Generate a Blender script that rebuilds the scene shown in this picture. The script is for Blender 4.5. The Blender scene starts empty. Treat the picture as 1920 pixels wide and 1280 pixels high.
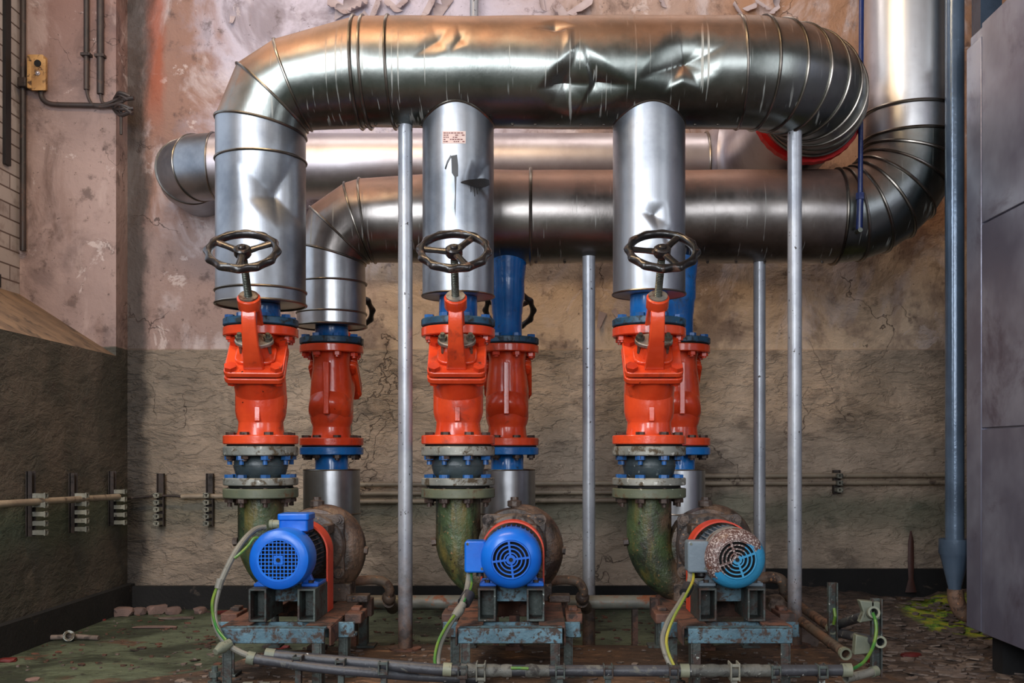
import bpy, bmesh, math, random
from mathutils import Vector, Matrix, noise as mnoise
random.seed(7)
SC = bpy.context.scene
COL = SC.collection
PI = math.pi
# ------------------------------------------------------------------ camera model
F = 1944.0          # focal length in pixels of the 1920x1280 frame
VX, VY = 1003.0, 850.0   # vanishing point of the viewing direction
CZ = 0.76           # eye height
def P(px, py, Y):
    return Vector(((px - VX) * Y / F, Y, CZ + (VY - py) * Y / F))
def PX(px, Y): return (px - VX) * Y / F
def PZ(py, Y): return CZ + (VY - py) * Y / F
def lin(r, g, b):
    f = lambda v: (v / 255 / 12.92) if v / 255 <= 0.04045 else ((v / 255 + 0.055) / 1.055) ** 2.4
    return (f(r), f(g), f(b), 1.0)

# ------------------------------------------------------------------ node helpers
class NT:
    def __init__(self, name):
        self.mat = bpy.data.materials.new(name)
        self.mat.use_nodes = True
        self.nt = self.mat.node_tree
        self.b = self.nt.nodes['Principled BSDF']
        self.tc = None
    def n(self, t, **kw):
        x = self.nt.nodes.new(t)
        for k, v in kw.items(): setattr(x, k, v)
        return x
    def l(self, a, b): self.nt.links.new(a, b)
    def setin(self, sock, v):
        if isinstance(v, bpy.types.NodeSocket): self.l(v, sock)
        else: sock.default_value = v
    def coord(self, scale=(1, 1, 1), rnd=True):
        if self.tc is None:
            self.tc = self.n('ShaderNodeTexCoord')
            self.oi = self.n('ShaderNodeObjectInfo')
            m = self.n('ShaderNodeMath', operation='MULTIPLY'); self.l(self.oi.outputs['Random'], m.inputs[0]); m.inputs[1].default_value = 13.7
            a = self.n('ShaderNodeVectorMath', operation='ADD'); self.l(self.tc.outputs['Object'], a.inputs[0]); self.l(m.outputs[0], a.inputs[1])
            self.rv = a.outputs[0]
        src = self.rv if rnd else self.tc.outputs['Object']
        if scale == (1, 1, 1): return src
        s = self.n('ShaderNodeVectorMath', operation='MULTIPLY'); self.l(src, s.inputs[0]); s.inputs[1].default_value = scale
        return s.outputs[0]
    def noise(self, vec, scale=5, detail=4, rough=.6, dist=0.0):
        t = self.n('ShaderNodeTexNoise'); self.l(vec, t.inputs['Vector'])
        t.inputs['Scale'].default_value = scale; t.inputs['Detail'].default_value = detail
        t.inputs['Roughness'].default_value = rough; t.inputs['Distortion'].default_value = dist
        return t.outputs['Fac']
    def vor(self, vec, scale=5, feature='F1', out='Distance'):
        t = self.n('ShaderNodeTexVoronoi', feature=feature); self.l(vec, t.inputs['Vector'])
        t.inputs['Scale'].default_value = scale
        return t.outputs[out]
    def step(self, v, a, b):         # smooth 0..1 between a and b (a may exceed b)
        t = self.n('ShaderNodeMapRange', interpolation_type='SMOOTHSTEP')
        self.setin(t.inputs['Value'], v)
        if a <= b:
            t.inputs['From Min'].default_value = a; t.inputs['From Max'].default_value = b
        else:
            t.inputs['From Min'].default_value = b; t.inputs['From Max'].default_value = a
            t.inputs['To Min'].default_value = 1; t.inputs['To Max'].default_value = 0
        return t.outputs[0]
    def m(self, op, a, b=0.0):
        t = self.n('ShaderNodeMath', operation=op)
        self.setin(t.inputs[0], a); self.setin(t.inputs[1], b)
        return t.outputs[0]
    def mix(self, f, a, b):
        t = self.n('ShaderNodeMix', data_type='RGBA')
        self.setin(t.inputs[0], f); self.setin(t.inputs[6], a); self.setin(t.inputs[7], b)
        return t.outputs[2]
    def sep(self, rnd=False):
        s = self.n('ShaderNodeSeparateXYZ'); self.l(self.coord(rnd=rnd), s.inputs[0])
        return s.outputs
    def bump(self, h, strength=.3, dist=.01, nrm=None):
        t = self.n('ShaderNodeBump'); t.inputs['Strength'].default_value = strength; t.inputs['Distance'].default_value = dist
        self.setin(t.inputs['Height'], h)
        if nrm is not None: self.l(nrm, t.inputs['Normal'])
        return t.outputs[0]
    def out(self, col=None, rough=None, metal=None, nrm=None, spec=None, coat=None):
        if col is not None: self.setin(self.b.inputs['Base Color'], col)
        if rough is not None: self.setin(self.b.inputs['Roughness'], rough)
        if metal is not None: self.setin(self.b.inputs['Metallic'], metal)
        if nrm is not None: self.l(nrm, self.b.inputs['Normal'])
        if spec is not None: self.b.inputs['Specular IOR Level'].default_value = spec
        if coat is not None: self.b.inputs['Coat Weight'].default_value = coat
        return self.mat

def paint(name, c1, c2, grime=None, gt=(.55, .72), gs=14, scale=6, rough=.35, gr=.75, bump=.15, bs=60, speck=None, metal=0.0, spt=(.66,.72), sps=55, coat=None):
    t = NT(name); v = t.coord()
    col = t.mix(t.step(t.noise(v, scale, 4), .35, .65), c1, c2)
    r = rough
    if grime:
        g = t.step(t.noise(v, gs, 6, .68, .4), gt[0], gt[1])
        col = t.mix(g, col, grime); r = t.m('ADD', t.m('MULTIPLY', g, gr - rough), rough)
    if speck:
        s = t.step(t.noise(v, sps, 3, .6), spt[0], spt[1]); col = t.mix(s, col, speck)
    h = t.m('ADD', t.noise(v, bs, 4), t.m('MULTIPLY', t.noise(v, bs * .25, 4), 1.2))
    return t.out(col, r, metal, t.bump(h, bump, .004), coat=coat)

def sheet_metal(name, base, dark, rough=(.2, .38), streak=0.0, stretch=(9, 9, .8), tint=None, brushed=(60, 60, 2), dust=None):
    t = NT(name); v = t.coord()
    vs = t.coord(stretch)
    n1 = t.noise(v, 3.2, 5, .62); n2 = t.noise(vs, 2.0, 5, .62)
    col = t.mix(t.step(n1, .38, .72), base, dark)
    if tint: col = t.mix(t.m('MULTIPLY', t.step(t.noise(v, 1.7, 4), .5, .7), .6), col, tint)
    dirt = t.step(t.noise(v, 38, 6, .7), .66, .76)
    col = t.mix(t.m('MULTIPLY', dirt, .55), col, lin(45, 38, 34))
    rg = t.m('ADD', t.m('MULTIPLY', n2, rough[1] - rough[0]), rough[0])
    metal = 1.0
    if streak > 0:
        a = t.step(t.noise(t.coord((30, 3, .16)), 3.2, 2, .5), .645, .68)
        bk = t.step(t.noise(t.coord((4, 1.2, 1.6)), 2.6, 3), .40, .56)
        s = t.m('MULTIPLY', t.m('MULTIPLY', a, bk), streak)
        col = t.mix(s, col, lin(165, 166, 160)); rg = t.m('ADD', rg, t.m('MULTIPLY', s, .35))
        metal = t.m('SUBTRACT', 1.0, t.m('MULTIPLY', s, .8))
    if dust:
        g = t.n('ShaderNodeNewGeometry'); sx = t.n('ShaderNodeSeparateXYZ'); t.l(g.outputs['Normal'], sx.inputs[0])
        e = t.m('ADD', sx.outputs[2], t.m('MULTIPLY', t.m('SUBTRACT', t.noise(t.coord((1, 1, 1)), 9, 6, .7), .5), .5))
        d = t.m('MULTIPLY', t.step(e, dust[1], dust[2]), dust[3])
        dc = t.mix(t.step(t.noise(v, 5, 5, .65), .35, .65), dust[0], tuple(q * .6 for q in dust[0][:3]) + (1,))
        col = t.mix(d, col, dc); rg = t.m('ADD', rg, t.m('MULTIPLY', d, .22))
        metal = t.m('MULTIPLY', metal, t.m('SUBTRACT', 1.0, t.m('MULTIPLY', d, .55)))
    h = t.m('ADD', t.m('MULTIPLY', t.noise(t.coord(brushed), 4, 3), .25), t.m('MULTIPLY', t.noise(v, 7, 3), 1.3))
    return t.out(col, rg, metal, t.bump(h, .12, .006))

M = {}
M['jacket'] = sheet_metal('aged_sheet_metal', lin(142, 146, 142), lin(92, 98, 94), (.22, .38), .75, dust=(lin(142, 102, 78), -.02, .42, .85))
M['jacket_clean'] = sheet_metal('bright_sheet_metal', lin(172, 176, 182), lin(126, 132, 140), (.34, .48), 0)
M['jacket_bright'] = sheet_metal('polished_sheet_metal', lin(214, 216, 218), lin(178, 180, 184), (.26, .4), 0)
M['jacket_white'] = sheet_metal('pale_sheet_metal', lin(200, 196, 202), lin(168, 160, 166), (.36, .52), 0)
M['jacket_warm'] = sheet_metal('warm_sheet_metal', lin(158, 152, 148), lin(112, 106, 102), (.24, .4), .6, dust=(lin(150, 112, 96), .1, .5, .8))
M['band'] = sheet_metal('seam_band_metal', lin(150, 144, 136), lin(70, 64, 58), (.24, .4), 0)
M['post'] = paint('post_paint', lin(168, 172, 178), lin(146, 150, 158), lin(62, 48, 40), (.60, .66), 26, rough=.34, speck=lin(40, 34, 32), spt=(.68, .71), sps=70, metal=.35)
def post_mat():
    t = NT('post_paint_rusty_foot'); v = t.coord(); o = t.sep()
    col = t.mix(t.step(t.noise(v, 6, 4), .35, .65), lin(168, 172, 178), lin(146, 150, 158))
    col = t.mix(t.step(t.noise(v, 70, 3), .67, .70), col, lin(44, 36, 32))
    e = t.m('ADD', o[2], t.m('MULTIPLY', t.m('SUBTRACT', t.noise(v, 12, 6, .7), .5), .55))
    f = t.step(e, .42, .02); col = t.mix(f, col, t.mix(t.step(t.noise(v, 30, 5), .4, .6), lin(96, 74, 60), lin(58, 48, 44)))
    return t.out(col, t.m('ADD', .34, t.m('MULTIPLY', f, .3)), t.m('SUBTRACT', .35, t.m('MULTIPLY', f, .3)), t.bump(t.noise(v, 60, 4), .15, .004))
M['post'] = post_mat()
M['red'] = paint('orange_red_enamel', lin(226, 78, 38), lin(200, 60, 28), lin(104, 38, 22), (.54, .76), 9, rough=.26, gr=.5, speck=lin(60, 22, 14), spt=(.70, .76), coat=.3)
M['guard'] = paint('coupling_guard_paint', lin(214, 72, 44), lin(190, 58, 36), lin(120, 45, 30), (.6, .8), 12, rough=.45)
M['blue'] = paint('blue_enamel', lin(26, 112, 186), lin(18, 88, 156), lin(22, 44, 62), (.56, .74), 16, rough=.25, speck=lin(70, 90, 96), spt=(.70, .75), coat=.35)
M['blue_worn'] = paint('worn_blue_flange_paint', lin(40, 84, 112), lin(28, 60, 82), lin(34, 38, 38), (.48, .62), 30, rough=.4, speck=lin(96, 108, 104))
M['blue_bolt'] = paint('blue_bolt_paint', lin(38, 98, 164), lin(30, 76, 128), lin(40, 40, 42), (.58, .7), 40, rough=.35)
M['rust_bolt'] = paint('rusty_bolt_steel', lin(80, 62, 52), lin(58, 46, 40), lin(40, 30, 26), (.5, .65), 40, rough=.5, metal=.3)
M['red_bolt'] = paint('red_painted_bolt', lin(214, 62, 26), lin(178, 46, 20), lin(70, 26, 16), (.56, .7), 30, rough=.32)
M['plinth_bolt'] = M['rust_bolt']
M['galv'] = paint('galvanised_flange', lin(160, 160, 150), lin(120, 124, 118), lin(82, 70, 52), (.50, .62), 26, rough=.5, metal=.3, speck=lin(196, 198, 190), spt=(.62, .7))
M['rubber'] = paint('dusty_rubber', lin(66, 78, 80), lin(46, 56, 60), lin(112, 122, 122), (.6, .72), 22, rough=.4, bump=.3, speck=lin(130, 138, 136), spt=(.68, .74))
M['gasket'] = paint('gasket', lin(22, 22, 22), lin(14, 14, 14), rough=.7)
M['greenflange'] = paint('olive_flange_paint', lin(104, 108, 84), lin(84, 92, 76), lin(86, 62, 40), (.54, .68), 18, rough=.45, speck=lin(170, 176, 160), spt=(.69, .74))
def pump_mat():
    t = NT('pump_casting'); v = t.coord(); o = t.sep()
    green = t.mix(t.step(t.noise(v, 7, 5, .65), .35, .65), lin(74, 90, 56), lin(36, 46, 34))
    rust = t.mix(t.step(t.noise(v, 11, 6, .7), .38, .62), lin(98, 76, 60), lin(50, 40, 36))
    yel = t.mix(t.step(t.noise(t.coord((6, 6, 1)), 3, 4), .5, .66), green, lin(104, 94, 48))
    edge = t.m('ADD', o[0], t.m('MULTIPLY', t.m('SUBTRACT', t.noise(v, 8, 4), .5), .16))
    col = t.mix(t.step(edge, .03, .09), yel, rust)
    col = t.mix(t.m('MULTIPLY', t.step(t.noise(t.coord((5, 5, 1.2)), 3, 6, .7), .5, .62), .7), col, lin(36, 34, 28))
    col = t.mix(t.m('MULTIPLY', t.step(t.noise(v, 90, 4, .7), .62, .70), .8), col, lin(158, 118, 78))
    col = t.mix(t.step(t.noise(v, 30, 5, .7), .60, .68), col, lin(34, 28, 26))
    h = t.m('ADD', t.noise(v, 90, 4), t.m('MULTIPLY', t.noise(v, 22, 5), 1.6))
    return t.out(col, t.m('ADD', .28, t.m('MULTIPLY', t.noise(v, 16, 4), .3)), 0.05, t.bump(h, .45, .006))
M['pump'] = pump_mat()
M['castdark'] = paint('dark_rusty_casting', lin(92, 76, 64), lin(58, 48, 44), lin(36, 30, 28), (.5, .64), 18, rough=.45, bump=.4, speck=lin(140, 104, 72), spt=(.64, .7), sps=80)
M['rustpipe'] = paint('rusty_pipe', lin(116, 84, 64), lin(86, 76, 66), lin(60, 44, 36), (.5, .62), 20, rough=.6, bump=.5, speck=lin(160, 112, 76), spt=(.63, .70), sps=60)
M['greypipe'] = paint('grey_rust_pipe', lin(118, 118, 108), lin(98, 100, 94), lin(122, 72, 46), (.5, .6), 10, rough=.45, bump=.3, speck=lin(150, 96, 62), spt=(.64, .7))
M['teal'] = paint('flaking_teal_paint', lin(92, 126, 140), lin(62, 90, 102), lin(62, 48, 40), (.47, .60), 34, rough=.55, bump=.5, speck=lin(52, 46, 40), spt=(.60, .66), sps=70)
M['rustplate'] = paint('rusty_plate', lin(110, 72, 56), lin(74, 54, 46), lin(48, 38, 34), (.48, .6), 16, rough=.7, bump=.6, speck=lin(160, 146, 130), spt=(.7, .74), sps=70)
M['frameleg'] = paint('frame_leg_paint', lin(72, 82, 78), lin(48, 54, 52), lin(60, 46, 40), (.48, .6), 24, rough=.6, bump=.6, speck=lin(150, 156, 150), spt=(.66, .72))
M['motorblue'] = paint('motor_blue', lin(18, 108, 212), lin(12, 90, 190), lin(30, 56, 110), (.68, .8), 20, rough=.3, bump=.06, speck=lin(150, 170, 200), spt=(.76, .8))
def motorworn():
    t = NT('motor_peeling_paint'); v = t.coord(); o = t.sep()
    blue = t.mix(t.noise(v, 12, 4), lin(30, 128, 178), lin(60, 140, 176))
    brown = t.mix(t.step(t.noise(v, 200, 4, .7), .50, .58), lin(84, 60, 56), lin(178, 166, 162))
    brown = t.mix(t.step(t.noise(v, 30, 4), .56, .66), brown, lin(100, 62, 50))
    e = t.m('ADD', t.m('SUBTRACT', t.m('MULTIPLY', o[0], -.9), t.m('MULTIPLY', o[2], -1.0)), t.m('MULTIPLY', t.m('SUBTRACT', t.noise(v, 22, 5, .6, .8), .5), .16))
    f = t.step(e, -.012, -.006)
    col = t.mix(f, blue, brown)
    g = t.step(o[1], .035, .05)
    col = t.mix(g, col, t.mix(t.step(t.noise(v, 24, 5), .5, .6), lin(132, 138, 136), lin(104, 84, 76)))
    return t.out(col, .42, 0, t.bump(t.m('ADD', f, t.noise(v, 120, 3)), .35, .003))
M['motorworn'] = motorworn()
M['motorgrey'] = paint('motor_grey', lin(122, 136, 146), lin(104, 118, 128), lin(96, 74, 62), (.64, .74), 18, rough=.35)
M['motorfin'] = paint('motor_body_dark', lin(64, 70, 78), lin(48, 54, 60), lin(50, 40, 36), (.55, .7), 24, rough=.5)
M['dark'] = paint('black_interior', lin(12, 12, 14), lin(8, 8, 9), rough=.8)
M['wheel'] = paint('worn_black_enamel', lin(34, 30, 30), lin(20, 19, 20), lin(92, 66, 54), (.56, .68), 22, rough=.3, gr=.45, speck=lin(120, 96, 82), spt=(.70, .74), coat=.25)
M['steel'] = paint('threaded_steel', lin(120, 122, 112), lin(92, 96, 88), lin(64, 54, 44), (.55, .7), 30, rough=.35, metal=.8)
M['gland'] = paint('bare_gland_metal', lin(166, 160, 150), lin(128, 116, 104), lin(96, 60, 44), (.5, .62), 24, rough=.4, metal=.5)
M['cable'] = paint('dusty_grey_cable', lin(128, 126, 116), lin(104, 104, 96), lin(70, 66, 58), (.58, .7), 30, rough=.55)
M['tape'] = paint('dusty_tape', lin(98, 98, 92), lin(72, 74, 70), lin(48, 46, 44), (.52, .64), 30, rough=.6, bump=.6, speck=lin(150, 150, 142), spt=(.66, .7), sps=60)
M['earth'] = paint('green_yellow_wire', lin(40, 110, 50), lin(104, 128, 44), lin(24, 80, 58), (.6, .7), 14, scale=12, rough=.35)
M['yellowwire'] = paint('yellow_wire', lin(176, 160, 56), lin(120, 134, 56), rough=.4)
M['conduit_black'] = paint('dirty_black_conduit', lin(64, 66, 72), lin(48, 50, 54), lin(96, 96, 90), (.58, .66), 20, rough=.45, bump=.3, speck=lin(190, 192, 188), spt=(.68, .71), sps=44)
M['collar'] = paint('pale_plastic', lin(130, 133, 112), lin(100, 106, 92), lin(66, 64, 54), (.58, .68), 30, rough=.5)
M['plastic_black'] = paint('black_plastic', lin(48, 48, 52), lin(34, 34, 36), lin(110, 106, 100), (.64, .74), 26, rough=.45)
M['iron_dark'] = paint('dark_wall_conduit', lin(60, 48, 44), lin(40, 34, 32), lin(84, 62, 54), (.55, .7), 20, rough=.5)
M['conduit_cream'] = paint('cream_conduit', lin(158, 144, 124), lin(132, 118, 102), lin(84, 70, 60), (.56, .68), 18, rough=.5)
M['rail'] = paint('dark_rack_rail', lin(70, 58, 52), lin(48, 42, 40), lin(36, 32, 30), (.5, .65), 40, rough=.5, metal=.3)
M['clip'] = paint('pale_clip', lin(138, 136, 122), lin(104, 104, 94), lin(60, 56, 50), (.55, .68), 40, rough=.5)
M['cabinet'] = paint('cabinet_steel', lin(150, 154, 172), lin(112, 112, 130), lin(92, 84, 98), (.5, .72), 2.5, scale=2.2, rough=.3, gr=.45, bump=.05, metal=.45)
M['downpipe'] = paint('blue_grey_pipe_paint', lin(88, 106, 126), lin(72, 88, 106), lin(54, 50, 50), (.68, .74), 20, rough=.24, metal=.35, speck=lin(40, 38, 40), spt=(.75, .78), coat=.2)
M['rod'] = paint('navy_rod_paint', lin(20, 44, 104), lin(16, 34, 84), lin(14, 20, 40), (.6, .75), 20, rough=.3)
M['ringred'] = paint('red_collar', lin(208, 24, 22), lin(176, 16, 18), lin(90, 8, 10), (.6, .75), 24, rough=.45)
M['sticker'] = paint('sticker_paper', lin(214, 196, 190), lin(200, 178, 174), rough=.6, bump=.02)
M['ink'] = paint('sticker_ink', lin(120, 62, 60), lin(96, 50, 52), rough=.6, bump=.02)
M['tar'] = paint('tar_marks', lin(34, 34, 36), lin(24, 24, 26), rough=.35, bump=.05)
M['brass'] = paint('yellowed_box', lin(196, 152, 96), lin(160, 118, 70), lin(70, 46, 30), (.54, .68), 26, rough=.5)
M['plaster'] = paint('plaster_lump', lin(128, 104, 96), lin(104, 86, 80), lin(96, 82, 74), (.55, .7), 20, rough=.9, bump=.5)
M['redscrap'] = paint('red_scrap', lin(110, 30, 26), lin(84, 22, 20), lin(60, 30, 26), (.5, .7), 20, rough=.6)
M['driprust'] = paint('rust_drip_brown', lin(70, 38, 30), lin(52, 30, 26), lin(34, 24, 22), rough=.6)
M['scrap'] = paint('floor_scrap', lin(122, 108, 98), lin(92, 80, 74), lin(60, 52, 48), (.5, .65), 20, rough=.8, bump=.5)
M['flake'] = paint('paint_flake', lin(182, 168, 168), lin(158, 142, 142), lin(120, 96, 88), (.56, .7), 12, rough=.7)
M['windowframe'] = paint('window_frame_black', lin(30, 28, 32), lin(22, 22, 24), rough=.5)

def wall_mat(name, left=False):
    t = NT(name); v = t.coord(rnd=False); o = t.sep()
    big = t.noise(v, .75, 4, .55, .3); mid = t.noise(v, 2.6, 5, .62, .4); fine = t.noise(v, 9, 6, .68)
    # upper distemper: lilac, pink, ochre patches of old paint
    lil = lin(190, 182, 194); pink = lin(150, 126, 120); och = lin(166, 124, 94); tan = lin(206, 182, 156)
    if left:
        up = t.mix(t.step(big, .4, .62), lin(162, 138, 130), lin(136, 114, 108))
        up = t.mix(t.step(o[2], 2.3, 3.0), up, lin(136, 104, 94))
    else:
        xz = t.m('ADD', o[0], t.m('MULTIPLY', t.m('SUBTRACT', mid, .5), 1.1))
        up = t.mix(t.step(xz, -1.75, -1.45), lin(142, 108, 94), lil)
        up = t.mix(t.step(xz, -.35, .35), up, lin(164, 138, 124))
        up = t.mix(t.step(xz, .5, 1.1), up, och)
        zz = t.m('ADD', o[2], t.m('MULTIPLY', t.m('SUBTRACT', mid, .5), .5))
        up = t.mix(t.step(zz, 1.95, 1.75), up, t.mix(t.step(xz, -1.4, -.6), lin(150, 126, 118), tan))
    up = t.mix(t.m('MULTIPLY', t.step(mid, .50, .64), .6), up, lin(92, 74, 72))
    up = t.mix(t.m('MULTIPLY', t.step(fine, .56, .68), .65), up, lin(72, 56, 52))
    up = t.mix(t.m('MULTIPLY', t.step(t.noise(t.coord((1, 1, .25), rnd=False), 9, 4), .56, .7), .35), up, lin(120, 92, 80))
    up = t.mix(t.m('MULTIPLY', t.step(t.noise(v, 5.5, 6, .7, .6), .60, .66), .6), up, lin(206, 190, 184))
    up = t.mix(t.m('MULTIPLY', t.step(t.noise(v, 1.9, 7, .68, .8), .54, .66), .55), up, lin(84, 62, 54))
    up = t.mix(t.m('MULTIPLY', t.step(t.noise(v, 46, 4, .7), .64, .70), .7), up, lin(58, 44, 40))
    up = t.mix(t.m('MULTIPLY', t.step(t.noise(t.coord((1, 1, .5), rnd=False), 3.1, 6, .65, .6), .52, .64), .5), up, lin(212, 200, 200) if not left else lin(184, 162, 154))
    if not left:
        sx = t.m('ABSOLUTE', t.m('ADD', t.m('ADD', o[0], 1.87), t.m('MULTIPLY', t.m('SUBTRACT', t.noise(t.coord((1, 1, .4), rnd=False), 6, 4), .5), .14)))
        up = t.mix(t.m('MULTIPLY', t.step(sx, .075, .02), t.m('MULTIPLY', t.step(o[2], 2.25, 2.6), .8)), up, lin(150, 74, 44))
    # lower oil paint
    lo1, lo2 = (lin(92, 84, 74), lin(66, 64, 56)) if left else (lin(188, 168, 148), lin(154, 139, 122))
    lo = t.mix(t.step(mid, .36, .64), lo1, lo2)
    hz = t.noise(t.coord((1, 1, 2.4), rnd=False), 3.6, 7, .6, .3)
    lo = t.mix(t.m('MULTIPLY', t.step(hz, .55, .66), .5), lo, lin(70, 60, 54))
    lo = t.mix(t.m('MULTIPLY', t.step(t.noise(v, 26, 5, .7), .64, .72), .5), lo, lin(52, 46, 42))
    gz = t.m('ADD', o[2], t.m('MULTIPLY', t.m('SUBTRACT', t.noise(t.coord((1, 1, .3), rnd=False), 4, 3), .5), .18))
    lo = t.mix(t.m('MULTIPLY', t.step(gz, .60, .50), t.m('MULTIPLY', t.step(gz, .30, .48), .55)), lo, lin(82, 98, 78))
    edge = t.m('ADD', o[2], t.m('MULTIPLY', t.m('SUBTRACT', t.noise(v, 14, 4), .5), .012))
    if not left:
        left_shade = t.m('ADD', o[0], t.m('MULTIPLY', t.m('SUBTRACT', t.noise(t.coord((1, 1, .7), rnd=False), 2.4, 6, .65, .6), .5), 1.5))  # shade of the unlit lower left, painted into the wall colour
        lo = t.mix(t.m('MULTIPLY', t.step(left_shade, -.95, -1.75), .6), lo, lin(78, 72, 64))
        lo = t.mix(t.m('MULTIPLY', t.step(t.noise(v, 2.0, 6, .66, .7), .56, .66), .4), lo, lin(90, 78, 68))
    up_f = t.step(edge, 1.266, 1.276)
    col = t.mix(up_f, lo, up)
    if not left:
        corner_shade = t.m('ADD', o[0], t.m('MULTIPLY', t.m('SUBTRACT', t.noise(t.coord((1, 1, .5), rnd=False), 5, 5, .65), .5), .22))  # dark shade band in the left corner, painted into the colour
        col = t.mix(t.m('MULTIPLY', t.step(corner_shade, -1.87, -1.95), .88), col, lin(44, 40, 37))
    # cracks
    dv = t.n('ShaderNodeVectorMath', operation='ADD'); nz = t.n('ShaderNodeTexNoise'); t.l(v, nz.inputs['Vector']); nz.inputs['Scale'].default_value = 4; nz.inputs['Detail'].default_value = 5
    sc = t.n('ShaderNodeVectorMath', operation='SCALE'); t.l(nz.outputs['Color'], sc.inputs[0]); sc.inputs['Scale'].default_value = .5
    t.l(v, dv.inputs[0]); t.l(sc.outputs[0], dv.inputs[1])
    cr = t.vor(dv.outputs[0], 2.1, 'DISTANCE_TO_EDGE')
    crack = t.m('MULTIPLY', t.step(cr, .007, .002), t.step(t.noise(v, 1.6, 3), .53, .62))
    col = t.mix(t.m('MULTIPLY', crack, .7), col, lin(58, 44, 40))
    h_lo = t.m('ADD', t.m('ADD', t.m('MULTIPLY', t.step(t.noise(t.coord((1, 1, 2.2), rnd=False), 8, 5, .62, .5), .47, .55), .5), t.m('MULTIPLY', hz, 3.4)), t.m('MULTIPLY', t.noise(v, 20, 6, .7), .55))
    h_up = t.m('ADD', t.m('MULTIPLY', t.noise(v, 4, 6, .65, .5), 1.2), t.m('MULTIPLY', fine, .5))
    mixh = t.m('ADD', t.m('MULTIPLY', h_up, up_f), t.m('MULTIPLY', h_lo, t.m('SUBTRACT', 1.0, up_f)))
    h = t.m('SUBTRACT', mixh, t.m('MULTIPLY', crack, .6))
    return t.out(col, t.m('ADD', .55, t.m('MULTIPLY', fine, .3)), 0, t.bump(h, .35 if left else .6, .03))
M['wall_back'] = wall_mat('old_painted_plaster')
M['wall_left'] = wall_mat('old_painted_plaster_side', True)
def floor_mat(name, kind):
    t = NT(name); v = t.coord(rnd=False); o = t.sep()
    mid = t.noise(v, 3.0, 6, .65, .5); fine = t.noise(v, 22, 6, .7); ff = t.noise(t.coord((1, 2.2, 1), rnd=False), 9, 6, .7, .8)
    green = t.mix(t.step(mid, .40, .60), lin(104, 116, 92), lin(52, 60, 44))
    brown = t.mix(t.step(mid, .35, .65), lin(118, 92, 72), lin(74, 58, 48))
    if kind == 'plinth':
        col = t.mix(t.step(ff, .56, .64), brown, lin(160, 124, 98))
        col = t.mix(t.step(t.noise(v, 2.2, 5), .6, .68), col, lin(84, 88, 80))
    else:
        xz = t.m('ADD', o[0], t.m('MULTIPLY', t.m('SUBTRACT', mid, .5), 1.4))
        col = t.mix(t.step(xz, .75, 1.05), green, t.mix(t.step(ff, .4, .6), lin(112, 94, 82), lin(66, 56, 50)))
        col = t.mix(t.step(t.noise(v, 4.2, 5, .6, .6), .60, .66), col, lin(104, 80, 62))
        col = t.mix(t.m('MULTIPLY', t.step(t.noise(v, 1.3, 4), .5, .6), t.step(xz, -.6, -1.0)), col, lin(56, 68, 46))
        # pool of yellow green light by the drain, painted into the floor colour
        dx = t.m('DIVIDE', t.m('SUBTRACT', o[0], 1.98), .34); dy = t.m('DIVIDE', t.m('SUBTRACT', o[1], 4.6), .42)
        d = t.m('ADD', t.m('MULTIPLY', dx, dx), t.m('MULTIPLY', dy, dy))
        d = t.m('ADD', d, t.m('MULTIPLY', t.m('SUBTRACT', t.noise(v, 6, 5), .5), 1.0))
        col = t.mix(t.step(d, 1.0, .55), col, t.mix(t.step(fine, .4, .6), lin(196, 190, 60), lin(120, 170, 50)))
    col = t.mix(t.m('MULTIPLY', t.step(fine, .56, .64), .75), col, lin(38, 32, 28))
    col = t.mix(t.m('MULTIPLY', t.step(t.noise(v, 48, 4, .7), .66, .70), .8), col, lin(176, 164, 146))
    h = t.m('ADD', t.m('MULTIPLY', ff, 1.6), t.m('MULTIPLY', fine, .8))
    return t.out(col, t.m('ADD', .38, t.m('MULTIPLY', fine, .5)), 0, t.bump(h, .8, .03))
M['floor'] = floor_mat('worn_green_floor', 'floor')
M['plinth'] = floor_mat('worn_brown_plinth', 'plinth')
def brick_mat():
    t = NT('whitewashed_brick'); v = t.coord(rnd=False)
    b = t.n('ShaderNodeTexBrick'); o = t.sep(); m = t.n('ShaderNodeCombineXYZ'); t.l(o[1], m.inputs[0]); t.l(o[2], m.inputs[1])
    t.l(m.outputs[0], b.inputs['Vector']); b.inputs['Scale'].default_value = 4.2; b.inputs['Mortar Size'].default_value = .016
    b.inputs['Color1'].default_value = lin(188, 178, 172); b.inputs['Color2'].default_value = lin(164, 154, 150); b.inputs['Mortar'].default_value = lin(96, 80, 74)
    b.inputs['Brick Width'].default_value = .8; b.inputs['Row Height'].default_value = .3
    col = t.mix(t.m('MULTIPLY', t.step(t.noise(v, 12, 5), .5, .7), .5), b.outputs['Color'], lin(110, 92, 84))
    return t.out(col, .8, 0, t.bump(t.m('SUBTRACT', t.m('MULTIPLY', t.noise(v, 20, 5), .3), b.outputs['Fac']), .7, .01))
M['brick'] = brick_mat()
M['sill'] = paint('sill_plaster', lin(132, 108, 84), lin(104, 84, 66), lin(64, 52, 42), (.5, .66), 8, rough=.8, bump=.4, bs=30)
M['base'] = paint('black_bitumen_band', lin(20, 19, 19), lin(12, 12, 12), lin(70, 60, 52), (.64, .72), 9, rough=.85, bump=.5, speck=lin(110, 104, 96), spt=(.73, .76), sps=30)
M['ceiling'] = paint('ceiling_ochre', lin(150, 116, 88), lin(118, 90, 72), lin(80, 58, 48), (.6, .72), 3, rough=.85)
M['roomwall'] = paint('room_plaster', lin(112, 104, 100), lin(84, 78, 76), lin(60, 54, 52), (.5, .7), 2, scale=1.2, rough=.85)

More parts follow.
